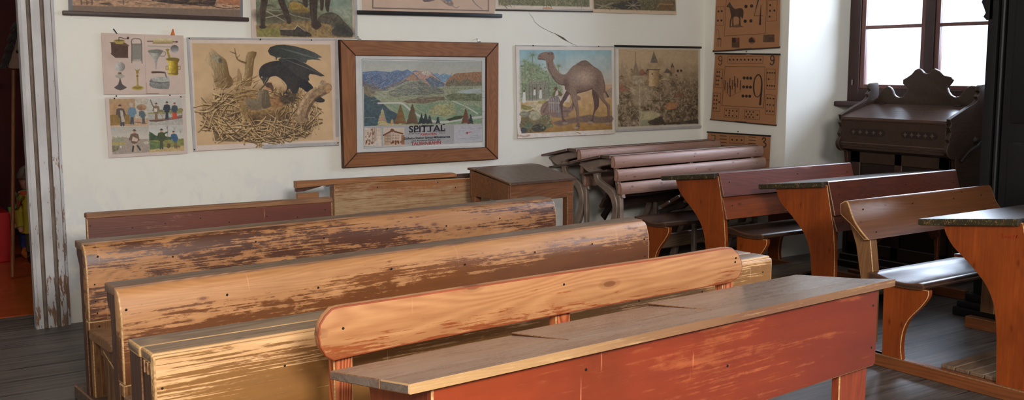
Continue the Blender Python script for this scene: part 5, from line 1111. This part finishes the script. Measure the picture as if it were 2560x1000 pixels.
c.poly([(960, 385), (1060, 360), (1224, 345), (1224, 395), (1050, 398)], (188, 208, 212), var=.05); c.poly([(850, 420), (940, 395), (1224, 400), (1225, 470), (900, 465)], (112, 122, 96), var=.35); c.poly([(440, 470), (600, 435), (840, 425), (860, 455), (640, 495), (480, 490)], (126, 112, 98), var=.3)
c.poly([(90, 400), (150, 400), (250, 480), (330, 560), (420, 600), (400, 700), (92, 712)], (62, 86, 100), var=.35); c.poly([(85, 310), (150, 340), (210, 400), (160, 440), (88, 400)], (132, 124, 108), var=.3)
c.poly([(300, 500), (500, 510), (640, 500), (1000, 480), (1226, 530), (1226, 680), (500, 695)], (136, 166, 136), var=.2)
for i in range(60):
    x = rn.uniform(420, 1200); y = rn.uniform(490, 640); c.line([(x, y), (x+rn.uniform(30, 110), y+rn.uniform(-8, 8))], 6, rn.choice([(112, 150, 122), (166, 186, 150), (190, 196, 160), (96, 136, 112)]), 2, a=.6)
WR = (216, 220, 216)
c.line([(220, 490), (330, 488), (430, 490), (490, 530), (560, 590), (680, 640), (760, 670), (860, 672), (960, 655), (1226, 622)], 16, WR, 24, sm=4); c.line([(250, 470), (420, 470), (540, 520), (660, 590), (820, 620), (940, 625)], 6, (196, 186, 150), 6, sm=3); c.line([(930, 470), (1060, 520), (1180, 590)], 9, WR, 14)
c.poly([(690, 580), (720, 530), (800, 500), (940, 490), (960, 600), (830, 612)], (170, 172, 124), var=.3)
for i in range(90):
    x, y = rn.uniform(710, 1080), rn.uniform(480, 600); q = rn.uniform(5, 11); c.rect(x, y, x+q*1.4, y+q, rn.choice([(214, 206, 186), (196, 186, 196), (206, 190, 120), (150, 150, 160), (120, 140, 104)]), a=.85, var=0)
c.poly([(860, 650), (960, 615), (1040, 610), (1020, 640), (900, 662)], (60, 74, 56), var=.3)
def fir(x, y, h, col):
    r = random.Random(int(x))
    for k in range(int(h/5)):
        f = k/(h/5); ww = h*.28*f+4; c.line([(x-ww+r.uniform(-4, 4), y-h+f*h+4), (x, y-h+f*h-5), (x+ww+r.uniform(-4, 4), y-h+f*h+4)], 8, tuple(v*r.uniform(.8, 1.2) for v in col), 5, a=.9)
fir(258, 690, 140, (190, 172, 128)); fir(425, 690, 180, (128, 92, 56)); fir(538, 692, 185, (92, 70, 54)); c.poly([(200, 705), (260, 675), (380, 690), (480, 700), (590, 695), (590, 705)], (204, 180, 134), var=.2)
for x, h in ((625, 90), (665, 95), (704, 75), (785, 62), (1112, 85)): fir(x, 690, h, (46, 58, 62))
fir(1062, 685, 135, (112, 68, 58)); fir(348, 690, 40, (190, 160, 100))
for i in range(6): c.line([(100+16*i, 630), (108+16*i, 626+3*(i % 2))], 5, (150, 170, 170))
c.rect(94, 730, 250, 908, (222, 206, 194), var=.1); c.rect(266, 725, 462, 905, (220, 204, 192), var=.06)
for i in range(34): x, y = rn.uniform(98, 180), rn.uniform(735, 880); c.rect(x, y, x+7, y+rn.uniform(12, 24), rn.choice([(120, 72, 44), (160, 120, 96), (96, 60, 44)]), a=.75)
for x in (168, 185, 200): c.line([(x, 730), (x-4, 890)], 6, (146, 110, 90), a=.8)
c.poly([(180, 880), (240, 800), (248, 905), (100, 908)], (228, 216, 208)); c.poly([(272, 800), (335, 765), (335, 895), (275, 895)], (196, 172, 154)); c.poly([(335, 765), (420, 780), (425, 880), (335, 895)], (214, 196, 180)); c.line([(268, 800), (335, 762), (350, 745), (372, 765), (445, 785)], 14, (120, 76, 58)); c.ell(348, 752, 18, 16, (130, 84, 62))
for i in range(5):
    for j in range(3): c.rect(284+11*i, 800+28*j, 289+11*i, 812+28*j, (140, 100, 78), a=.8, var=0); c.rect(345+15*i, 795+26*j, 351+15*i, 808+26*j, (150, 110, 90), a=.8, var=0)
for i in range(12): c.ell(rn.uniform(340, 455), rn.uniform(860, 890), 8, 11, rn.choice([(110, 70, 50), (140, 84, 56)]), .85)
c.rect(432, 800, 462, 890, (150, 100, 74), a=.8, var=.3)
c.poly([(942, 696), (1226, 690), (1230, 858), (945, 882)], (206, 208, 220), var=.04)
for i in range(46):
    x, y = rn.uniform(950, 1200), rn.uniform(705, 850); c.line([(x, y), (x+rn.uniform(10, 50), y+rn.uniform(-9, 9))], 3, rn.choice([(166, 168, 184), (150, 152, 168)]), 2, a=.8)
c.ell(1076, 778, 8, 12, (190, 70, 70)); c.line([(1090, 772), (1124, 768)], 5, (196, 90, 86))
for i in range(150):
    x = rn.uniform(90, 560) if i % 2 else rn.uniform(560, 850); y = rn.uniform(200, 380); q_ = rn.uniform(16, 60); sg = -1 if (x-540)*(1 if y > 240 else -1) < 0 else 1
    c.line([(x, y), (x+q_, y+sg*q_*.6)], 4, rn.choice([(206, 214, 226), (70, 92, 146), (132, 150, 196), (196, 160, 140), (90, 88, 96), (226, 216, 206)]), 2, a=.55)
for i in range(120):
    x = rn.uniform(120, 1210); y = rn.uniform(340, 480); q_ = rn.uniform(20, 80)
    c.line([(x, y), (x+q_, y+rn.uniform(-14, 14))], 4, rn.choice([(224, 220, 196), (184, 200, 166), (116, 128, 104), (206, 196, 160), (150, 136, 116)]), 2, a=.6)
g_ = (c.X > 84)*(c.X < 1224)*(c.Y > 84)*(c.Y < 712); c.img = np.where(g_[..., None] > 0, 255*(np.clip(c.img, 0, 255)/255)**.80, c.img); g2 = (c.X > 95)*(c.X < 1228)*(c.Y > 712)*(c.Y < 905); c.img = np.where(g2[..., None] > 0, np.clip(c.img*1.06, 0, 255), c.img)
t, org = c.build('framed_picture', 'back', 'oak-framed alpine town poster lettered SPITTAL', 'framed picture', off=.020, wave=0)
def P_(x, y, off=.02): return at(x, y, Y=WY-off)-org
O = [P_(850, 99, .035), P_(1247, 107, .035), P_(1246, 398, .035), P_(859, 420, .035)]; I = [P_(889, 139, .035), P_(1216, 143, .035), P_(1215, 368, .035), P_(893, 382, .035)]
for k in range(4):
    j = (k+1) % 4; b = newbm(); yb = -.006; yf = -.036
    f = [b.verts.new((p.x, yf, p.z)) for p in (O[k], O[j], I[j], I[k])]; g = [b.verts.new((p.x, yb, p.z)) for p in (O[k], O[j], I[j], I[k])]
    b.faces.new(f); b.faces.new(g[::-1])
    for m_ in range(4): b.faces.new((f[m_], g[m_], g[(m_+1) % 4], f[(m_+1) % 4])).material_index = 1
    bmesh.ops.recalc_face_normals(b, faces=b.faces)
    bmesh.ops.bevel(b, geom=[e for e in b.edges if all(abs(v.co.y-yf) < 1e-5 for v in e.verts)], offset=.004, segments=2, affect='EDGES', material=1)
    obj('frame_rail', b, [M['frame_oak'] if k % 2 == 0 else M['frame_oak_v'], M['frame_edge']], t, smooth=0)
for x, y in ((898, 98), (1197, 104)):
    b = newbm(); p = P_(x, y, .03); tube(b, [(p.x, -.004, p.z+.018), (p.x, -.02, p.z+.016), (p.x+.004, -.024, p.z-.006)], .0035, 6); box(b, p.x-.012, p.x+.012, -.036, -.03, p.z-.008, p.z+.002, bev=.001); obj('hook', b, M['pin'], t)
b = newbm(); ib = [P_(x, y, .024) for x, y in ((889, 139), (1216, 143), (1215, 368), (893, 382))]; b.faces.new([b.verts.new((p.x, -.0255, p.z)) for p in ib][::-1]); obj('glass', b, M['glass'], t, smooth=0)
# lettering
def lettering(body, pl, pr, cap, mat, bold=.0, off=.0215, parent=None, name='lettering'):
    cu = bpy.data.curves.new('txt', 'FONT'); cu.body = body; cu.size = 1; cu.offset = bold; cu.resolution_u = 3
    o = bpy.data.objects.new('txt', cu); COL.objects.link(o); bpy.context.view_layer.update()
    me = bpy.data.meshes.new_from_object(o.evaluated_get(bpy.context.evaluated_depsgraph_get())); bpy.data.objects.remove(o); bpy.data.curves.remove(cu)
    co = np.empty(len(me.vertices)*3, np.float32); me.vertices.foreach_get('co', co); co = co.reshape(-1, 3)
    x0, x1 = co[:, 0].min(), co[:, 0].max(); a, e = P_(*pl, off=off), P_(*pr, off=off); up = P_(pl[0], pl[1]-cap, off=off)-a
    n = np.array(a)[None]+((co[:, :1]-x0)/(x1-x0))*np.array(e-a)[None]+(co[:, 1:2]/.70)*np.array(up)[None]
    me.vertices.foreach_set('co', n.astype(np.float32).ravel()); me.update(); me.name = name; me.materials.append(mat)
    o = bpy.data.objects.new(name, me); COL.objects.link(o); o.parent = parent or t; return o
INK = plain('poster_dark_ink', (52, 52, 66), rough=.7, var=.05); RINK = plain('poster_red_ink', (190, 74, 74), rough=.7, var=.05)
lettering('SPITTAL', (1022, 331), (1113, 327.5), 16, INK, .025)
b = newbm()                                    # slab serifs of the big word
for x0, x1, y in ((1038, 1047, 330.3), (1038, 1045, 315.2), (1055, 1063, 329.6), (1055, 1063, 314.6), (1068, 1077, 329), (1082, 1091, 328.6), (1091, 1098, 328.2), (1101, 1108, 327.8), (1106, 1112, 312.2), (1064, 1066, 317), (1079, 1081, 316.5), (1111, 1113, 325)):
    a, e, u_ = P_(x0, y, .0216), P_(x1, y, .0216), P_(x0, y-1.9, .0216)-P_(x0, y, .0216)
    if x1-x0 < 3: u_ = u_*2.2
    b.faces.new([b.verts.new(q) for q in (a, a+u_, e+u_, e)])
obj('lettering', b, INK, t, smooth=0)
lettering('an der Drau', (1022, 335.8), (1049, 335), 3.6, INK); lettering('KÄRNTEN', (1052, 339), (1091, 337.3), 6.2, RINK, .02); lettering('556 m', (1097, 334.4), (1113, 333.6), 3.6, INK)
lettering('Südbahn-Station Spittal-Millstättersee', (1009.5, 349.2), (1125.5, 344), 5.6, INK, .03); lettering('und Ausgangs-Station der', (1029, 354), (1102, 351), 4.2, INK, .02); lettering('TAUERNBAHN', (1027.5, 363.6), (1102, 359.6), 7.6, RINK, .03)

# ---- moose chart (only its lower part shows)
c = Chart([(620, -230), (886, -228), (892, 97), (630, 96)], (206, 186, 172), 610, 0, 8.8276, ppu=1.0)
c.poly([(200, -1900), (2340, -1900), (2385, 835), (275, 815)], grad((150, 160, 140), (116, 118, 92), -1500, 500), var=.3, vs=.03); c.poly([(1500, -1500), (2345, -1500), (2370, 300), (1800, 250)], (128, 142, 128), var=.15, vs=.02, soft=30); c.poly([(1800, 150), (2370, 150), (2375, 620), (2150, 400)], (150, 156, 136), var=.2, soft=20)
c.poly([(250, 560), (700, 500), (1200, 440), (1700, 480), (2385, 700), (2385, 835), (275, 815)], (142, 118, 80), var=.35, vs=.06); c.poly([(270, 620), (780, 600), (760, 820), (280, 815)], (134, 126, 74), var=.25)
rn = random.Random(2)
for i in range(90): x, y = rn.uniform(260, 1400), rn.uniform(-100, 480); t_ = rn.uniform(-.6, .6); q = rn.uniform(60, 240); c.line([(x, y), (x+q*math.cos(t_), y+q*math.sin(t_))], 22, rn.choice([(96, 104, 76), (70, 74, 58), (126, 128, 96), (60, 56, 46), (110, 96, 64)]), 6, a=.7)
c.poly([(980, 60), (1120, 20), (1300, 130), (1430, 200), (1420, 260), (1100, 270), (960, 180)], (150, 124, 66), var=.3, sm=2); c.poly([(1000, 260), (1430, 250), (1440, 420), (1000, 440), (700, 480), (260, 420), (260, 220)], (78, 66, 54), .85, var=.4, sm=2, soft=20)
for p, w_ in (([(440, 220), (620, 320), (860, 460)], 26), ([(440, 390), (640, 350), (820, 300)], 24), ([(960, 290), (1080, 340), (1420, 410)], 16), ([(500, 210), (780, 230)], 22)): c.line(p, w_, (160, 156, 132), w_*.5, sm=2)
c.poly([(1580, 420), (1700, 300), (1900, 260), (2080, 340), (2200, 480), (2370, 660), (2380, 800), (2000, 790), (1900, 700), (1960, 600), (1800, 520), (1640, 500)], (86, 80, 68), var=.4, sm=2); c.poly([(1980, 600), (2120, 520), (2380, 680), (2380, 790), (1960, 760)], (54, 52, 48), .85, sm=2, soft=20)
c.poly([(770, 640), (900, 640), (1060, 660), (1120, 560), (1190, 580), (1320, 680), (1440, 740), (1460, 800), (1250, 810), (780, 780)], (70, 64, 56), var=.4); c.line([(1080, 640), (1140, 560), (1200, 600), (1320, 690)], 22, (196, 178, 150), 8); c.line([(780, 640), (960, 645), (1060, 640)], 22, (176, 156, 126), 14)
MO = (66, 54, 46)
c.poly([(250, -1000), (700, -1300), (1500, -1250), (2050, -1050), (2150, -700), (1950, -250), (1500, -150), (900, -220), (420, -160), (280, -400)], MO, sm=2, var=.3); c.poly([(1900, -1300), (2250, -1250), (2320, -900), (2100, -750), (1900, -900)], MO, sm=2, var=.3)
for p, a, e in (([(430, -250), (430, 30), (400, 240), (400, 420), (400, 590)], 170, 80), ([(760, -250), (800, 30), (880, 220), (950, 420), (960, 480)], 150, 90), ([(1500, -250), (1500, 60), (1500, 260), (1510, 420), (1560, 600)], 210, 110), ([(1300, -200), (1320, 60), (1340, 120)], 150, 70), ([(1680, -200), (1690, 60), (1680, 200)], 110, 60), ([(1850, -250), (1810, 100), (1820, 230)], 150, 60)): c.line(p, a, MO, e, sm=3, var=.3)
c.ell(400, 590, 75, 40, (58, 52, 44), var=.2); c.poly([(1450, 480), (1580, 430), (1680, 560), (1560, 640), (1470, 600)], (62, 50, 44), sm=2); c.line([(1460, 100), (1470, 420)], 26, (104, 88, 74), 14, a=.6); c.line([(370, 0), (360, 400)], 24, (100, 86, 70), 12, a=.5)
t, org = c.build('wall_chart', 'back', 'tall chart of a dark moose standing on rocks above the raven chart', 'wall chart', off=.010)
tape(t, org, [(887, -200), (892, -200), (894, 97), (888, 97)], off=.0155); tape(t, org, [(630, 96), (840, 98), (840, 101), (630, 99)], off=.0155); pins(t, org, [(651, 98.5), (779, 100)], off=.017)

# ---- landscape roll-down with grey borders
c = Chart([(168, -230), (606, -224), (607, 46), (171, 34)], (120, 116, 118), 140, 0, 5.12, ppu=.9)
c.poly([(200, -1150), (2340, -1120), (2350, 125), (205, 70)], grad((150, 150, 156), (176, 140, 112), -900, 40), var=.25, vs=.05); c.poly([(205, 70), (2350, 125), (2350, 215), (205, 145)], (124, 104, 90), var=.08)
c.poly([(200, -500), (700, -650), (1300, -450), (1700, -600), (2345, -420), (2348, -60), (205, -90)], (112, 112, 96), var=.4, vs=.06); c.poly([(1130, -60), (2050, -80), (2000, 60), (1900, 80), (1650, 60), (1400, 40), (1180, 10)], (62, 50, 46), var=.4); c.poly([(2050, -40), (2345, -60), (2348, 70), (2200, 60), (2050, 40)], (176, 116, 84), var=.2)
rn = random.Random(6)
for i in range(60): x, y = rn.uniform(220, 2300), rn.uniform(-40, 100); c.line([(x, y*.6+20), (x+rn.uniform(40, 160), y*.6+20+rn.uniform(-14, 24))], 11, rn.choice([(110, 90, 72), (70, 56, 50), (156, 126, 98), (124, 100, 78)]), 3, a=.7)
for x in (305, 370, 432, 812): c.line([(x, -60), (x+6, 60)], 9, (80, 66, 58))
c.poly([(520, 36), (640, 30), (700, 60), (560, 56)], (70, 62, 52), .8); c.line([(1950, 60), (2020, 90), (2150, 110), (2340, 95)], 10, (70, 54, 48)); c.line([(1385, -200), (1385, 180)], 4, (150, 126, 104))
t, org = c.build('wall_chart', 'back', 'wide landscape chart with grey side borders on a dark bar, above the kitchen tools', 'wall chart', off=.008)
bar(t, org, (155, 32), (620, 49), 'back', .024, .02, M['bar_brown'], off=.004); pins(t, org, [(297, 40), (179, 37)], r=.006, mat=M['pin'])

# ---- map with black border lines
c = Chart([(903, -220), (1232, -216), (1236, 34), (906, 27)], (200, 172, 152), 880, 0, 3.0476, ppu=.9)
c.box([(152, -560), (1032, -560), (1037, 83), (150, 62)], 4, (40, 36, 40)); c.box([(158, -552), (1026, -552), (1030, 78), (157, 57)], 2, (60, 52, 52))
c.poly([(480, -420), (700, -480), (860, -380), (900, -150), (800, -60), (700, -30), (600, -60), (480, -200)], (180, 152, 120), var=.3, sm=2, rough=14); c.ell(660, -260, 150, 120, (150, 150, 120), .5, soft=30)
c.poly([(500, -20), (600, -20), (610, 0), (570, 12), (530, 14)], (110, 96, 96), var=.3); c.poly([(640, -10), (720, -30), (752, 20), (756, 52), (720, 44), (680, 20)], (150, 132, 122), var=.3); c.poly([(690, -10), (735, -10), (735, 8), (705, 8)], (104, 124, 150)); c.line([(756, 52), (780, 60), (798, 48)], 4, (130, 106, 96)); c.line([(860, -60), (905, 0), (940, 40), (985, 70)], 7, (110, 96, 110), 3, sm=3)
for i in range(60): c.line([(500+(i*53) % 380, -420+(i*97) % 360), (520+(i*53) % 380, -410+(i*97) % 360)], 3, (110, 84, 74), a=.7)
t, org = c.build('wall_map', 'back', 'old map with a thin black border on a thick black bottom bar', 'map', off=.008)
bar(t, org, (890, 31), (1252, 40), 'back', .026, .022, M['bar_black'], off=.004)

# ---- two village scenes at the top
c = Chart([(1233, -160), (1477, -156), (1480, 24), (1238, 22)], (212, 196, 180), 880, 0, 3.0476, ppu=1.0)
c.poly([(1090, -460), (1800, -450), (1808, 52), (1115, 38)], grad((168, 172, 160), (118, 116, 88), -300, 20), var=.4, vs=.1); c.speck([(1120, -200), (1800, 48)], 240, 7, [(150, 144, 112), (90, 92, 70), (120, 108, 80), (176, 164, 136), (74, 78, 62)], 4, a=.6); c.ell(1475, 66, 36, 12, (196, 150, 116)); c.line([(1460, -300), (1462, 40)], 3, (170, 160, 136))
t, org = c.build('wall_chart', 'back', 'green village scene chart with brown bottom bar, right of the map', 'wall chart', off=.009)
bar(t, org, (1238, 25), (1481, 29), 'back', .010, .010, M['bar_brown'], off=.006)
c = Chart([(1474, -150), (1688, -148), (1691, 37), (1480, 31)], (206, 182, 156), 880, 0, 3.0476, ppu=1.0)
c.poly([(1825, -420), (2450, -410), (2465, 85), (1840, 68)], grad((160, 160, 146), (108, 100, 78), -300, 20), var=.4, vs=.1); c.speck([(1840, -200), (2440, 75)], 200, 7, [(140, 130, 100), (84, 80, 66), (110, 96, 74), (166, 150, 120), (64, 58, 50)], 7, a=.6); c.poly([(1950, 40), (2160, -10), (2190, 60), (2050, 72)], (66, 64, 62), .8, var=.3)
for k in range(8): c.line([(2130, 40), (2130+56*math.cos(k*.785), 40+34*math.sin(k*.785))], 4, (170, 158, 134))
c.rect(2330, 10, 2440, 80, (118, 92, 66), var=.2); c.line([(2330, 30), (2440, 32)], 8, (160, 130, 96)); c.line([(1880, 60), (1980, 20)], 8, (150, 140, 116)); c.line([(1850, 30), (1960, 60)], 6, (150, 140, 116))
t, org = c.build('wall_chart', 'back', 'farmyard scene chart with cart wheel and torn bottom edge, rightmost at the top', 'wall chart', off=.0085, curl=.004)

# ---- number charts on the window wall
TAN = (168, 118, 82); DK = (44, 32, 28); LN = (88, 58, 42)
def pips(c, pts, r): 
    for x, y in pts: c.ell(x, y, r, r*1.12, DK, var=0)
def frame_(c, q, w=3): c.box(q, w, LN)
# nine, drawn in the 742x1000 crop (s = 3.2258)
c = Chart([(1789, 135), (1950, 136), (1941, 312), (1778, 298)], TAN, 1750, 120, 3.2258, ppu=1.6)
frame_(c, [(232, 65), (517, 67), (515, 124), (230, 122)])
for k in range(1, 9): c.line([(232+31.6*k, 66), (231+31.6*k, 123)], 1.5, LN)
pips(c, [(246+31.4*k, 94) for k in range(9)], 7)
frame_(c, [(208, 148), (532, 152), (522, 483), (184, 464)], 4)
for (cx, cy, sgn) in ((168, 90, 0), (588, 88, 1)):
    w = 5 if not sgn else 8
    c.line([(cx+14, cy+2), (cx+6, cy+14), (cx-8, cy+10), (cx-13, cy-6), (cx-8, cy-22), (cx+6, cy-24), (cx+14, cy-8), (cx+12, cy+24), (cx+2, cy+46), (cx-12, cy+44), (cx-14, cy+36)], w, DK, w, sm=3)
for q in ([(136, 168), (190, 170), (184, 320), (122, 316)], [(112, 360), (172, 362), (168, 512), (104, 508)], [(546, 168), (612, 172), (610, 332), (542, 330)], [(540, 374), (610, 378), (606, 540), (534, 534)], [(208, 486), (325, 492), (320, 566), (204, 558)], [(370, 498), (494, 504), (490, 578), (370, 570)]): frame_(c, q)
for a, e in (((163, 169), (153, 318)), ((142, 361), (136, 510)), ((546, 250), (611, 252)), ((588, 376), (580, 538)), ((292, 490), (286, 564)), ((462, 502), (458, 576))): c.line([a, e], 1.5, LN)
pips(c, [(144, 192), (160, 193), (142, 226), (158, 227), (139, 259), (154, 260), (134, 292), (151, 293), (179, 243)], 6); pips(c, [(120, 384), (142, 385), (118, 417), (139, 418), (117, 449), (137, 450), (115, 483), (135, 484), (160, 436)], 6)
pips(c, [(552, 199), (570, 199), (588, 200), (606, 200), (560, 250), (550, 302), (568, 303), (586, 304), (604, 305)], 6); pips(c, [(553, 404), (573, 405), (598, 408), (550, 456), (571, 458), (597, 460), (548, 507), (570, 509), (594, 511)], 6)
pips(c, [(222, 502), (248, 504), (275, 506), (307, 508), (246, 524), (220, 544), (246, 545), (274, 548), (306, 550)], 6); pips(c, [(386, 512), (414, 514), (442, 516), (400, 535), (427, 537), (474, 540), (384, 556), (412, 558), (441, 559)], 6)
pips(c, [(366, 241), (392, 242), (418, 243), (361, 313), (388, 314), (415, 315), (356, 386), (383, 387), (410, 388)], 11)
for x, y, h in ((212, 265, 70), (252, 250, 70), (292, 232, 72), (233, 285, 75), (275, 262, 70), (316, 250, 66), (256, 310, 76), (297, 290, 74), (338, 268, 68)):
    c.line([(x, y+12), (x-2, y+h*.6), (x-3, y+h)], 9, (70, 52, 42), 7); c.ell(x, y, 5, 7, (70, 52, 42)); c.line([(x-6, y+h*.5), (x+4, y+h*.5)], 5, (120, 84, 60))
c.line([(200, 335), (252, 392), (346, 345)], 2, LN)
c.line([(500, 330), (492, 375), (472, 394), (450, 380), (440, 330), (446, 260), (466, 222), (486, 216), (502, 250), (505, 320), (498, 400), (492, 456)], 5, DK, 12, sm=3); c.line([(445, 270), (440, 320), (448, 370)], 10, DK, sm=2); c.line([(503, 300), (494, 452)], 9, DK, 16)
t, org = c.build('number_chart', 'right', 'brown number chart with a large 9, nine skittles and nine dots', 'number chart', off=.010, curl=.004, wave=.006)
bar(t, org, (1788, 134), (1952, 136), 'right', .013, .010, M['bar_black'], off=.004); bar(t, org, (1777, 298), (1942, 313), 'right', .012, .010, M['bar_brown'], off=.004); pins(t, org, [(1866, 129)], 'right')
# four, drawn in the 1048x1000 crop (s = 4.7636)
c = Chart([(1793, -52), (1953, -58), (1950, 117), (1785, 127)], TAN, 1760, 0, 4.7636, ppu=1.6)
frame_(c, [(285, -180), (755, -190), (745, 398), (252, 428)], 5); frame_(c, [(158, 76), (252, 74), (240, 302), (148, 302)], 4); frame_(c, [(770, 8), (880, -2), (872, 244), (762, 252)], 4); c.line([(204, 75), (196, 302)], 2, LN); c.line([(825, 3), (818, 248)], 2, LN)
pips(c, [(178, 134), (220, 130), (170, 243), (214, 241)], 11); pips(c, [(797, 59), (795, 127), (847, 124), (791, 195)], 11); pips(c, [(514, 75), (580, 69), (505, 250), (572, 246)], 18)
HO = (70, 52, 42)
c.poly([(278, 75), (300, 50), (318, 20), (328, 36), (350, 70), (385, 105), (430, 96), (470, 100), (488, 140), (478, 215), (464, 210), (458, 190), (450, 215), (452, 300), (462, 312), (430, 310), (436, 230), (420, 200), (366, 205), (368, 310), (350, 308), (352, 215), (342, 240), (330, 310), (340, 320), (318, 320), (324, 240), (338, 190), (330, 140), (318, 90), (296, 84)], HO, sm=2, var=.35, vs=.3); c.poly([(318, 318), (420, 285), (490, 318), (400, 325)], (96, 68, 52), .8)
c.line([(665, -60), (612, 184), (715, 184)], 5, DK); c.line([(662, -10), (628, 120)], 14, DK, 5); c.line([(690, 60), (682, 200), (680, 285)], 6, DK, 24)
c.line([(150, 400), (150, 355), (172, 352), (182, 380), (190, 450)], 4, LN, sm=2); c.ell(188, 460, 30, 10, HO); 
for x in (166, 186, 206, 216): c.line([(x, 465), (x-2, 555)], 5, (96, 66, 48))
c.rect(348, 448, 440, 566, (90, 62, 46), var=.2); c.rect(350, 450, 392, 505, (48, 34, 30)); c.rect(394, 450, 438, 500, (110, 58, 46)); c.ell(590, 480, 42, 40, (110, 70, 52), .7, var=.3); c.poly([(590, 440), (630, 500), (550, 500), (556, 460)], (52, 40, 38)); c.rect(722, 410, 850, 500, (84, 60, 48), var=.3)
for k in range(6): c.line([(722, 422+14*k), (850, 416+14*k)], 2, (140, 100, 74))
t, org = c.build('number_chart', 'right', 'brown number chart with a large 4, a horse and four dots', 'number chart', off=.010, wave=.006, curl=.006)
bar(t, org, (1784, 128), (1951, 118), 'right', .014, .012, M['bar_brown'], off=.004)
# three
c = Chart([(1770, 331), (1927, 341), (1920, 510), (1758, 494)], TAN, 1750, 120, 3.2258, ppu=1.5)
frame_(c, [(250, 712), (366, 716), (364, 770), (246, 766)])
for k in (1, 2): c.line([(250+38.6*k, 713), (247+38.6*k, 768)], 1.5, LN)
pips(c, [(268, 740), (307, 742), (345, 744)], 7)
for x in (166, 400):
    for k in range(4): c.line([(x, 708+26*k+(8 if x > 300 else 0)), (x+54, 711+26*k+(10 if x > 300 else 0))], 5, DK)
c.line([(92, 702), (126, 706), (126, 736)], 5, DK); c.line([(124, 736), (110, 750), (122, 765)], 4, DK)
cx, cy = 519, 762; c.line([(cx-12, cy-26), (cx-4, cy-36), (cx+10, cy-34), (cx+12, cy-18), (cx-2, cy-4), (cx+14, cy+8), (cx+14, cy+28), (cx, cy+38), (cx-13, cy+30)], 8, DK, sm=3)
frame_(c, [(180, 800), (500, 815), (490, 1120), (160, 1100)], 4); frame_(c, [(530, 900), (565, 902), (560, 1060), (522, 1058)]); pips(c, [(400, 900), (400, 960), (400, 1020)], 11)
for x in (240, 290, 340): c.ell(x, 960, 18, 40, HO, var=.3)
t, org = c.build('number_chart', 'right', 'brown number chart with a 3, lowest on the window wall behind the slatted desks', 'number chart', off=.010)
bar(t, org, (1769, 330), (1928, 340), 'right', .012, .010, M['bar_black'], off=.004); pins(t, org, [(1845, 329)], 'right')
# ------------------------------------------------------------------ light
w = bpy.data.worlds.new('sky'); scene.world = w; w.use_nodes = True
bg = w.node_tree.nodes['Background']; bg.inputs[0].default_value = (.72, .83, 1.0, 1); bg.inputs[1].default_value = 2.3
def area(name, loc, target, sx, sy, power, color):
    d = bpy.data.lights.new(name, 'AREA'); d.shape = 'RECTANGLE'; d.size = sx; d.size_y = sy; d.energy = power; d.color = color
    o = bpy.data.objects.new(name, d); COL.objects.link(o); o.location = loc
    o.rotation_euler = (Vector(target)-Vector(loc)).to_track_quat('-Z', 'Y').to_euler(); return o
area('window_daylight', (7.3, 4.5, 2.3), (5.0, 4.4, 1.0), 1.5, 1.7, 230, (.68, .80, 1))
area('window_daylight', (7.2, 1.4, 2.2), (3.5, 2.0, .6), 1.7, 1.6, 260, (.80, .88, 1))
area('rear_fill', (.6, -1.6, 2.75), (2.2, 4.5, .6), 1.2, .9, 245, (1, .95, .90))  # soft fill added behind the camera, no real fixture
area('flash_lamp', (-.35, -.5, 2.05), (1.9, 3.4, .5), .4, .4, 46, (1, .92, .84))
area('lamp_next_room', (.9, 7.3, 2.8), (.9, 7.6, 0), .4, .4, 6, (1, .86, .7))
scene.view_settings.view_transform = 'Standard'; scene.view_settings.look = 'None'; scene.view_settings.exposure = 0; scene.view_settings.gamma = 1
scene.cycles.use_denoising = True
scene.cycles.max_bounces = 8; scene.cycles.diffuse_bounces = 4; scene.cycles.glossy_bounces = 3; scene.cycles.transparent_max_bounces = 8
scene.cycles.sample_clamp_indirect = 6; scene.cycles.caustics_reflective = False; scene.cycles.caustics_refractive = False
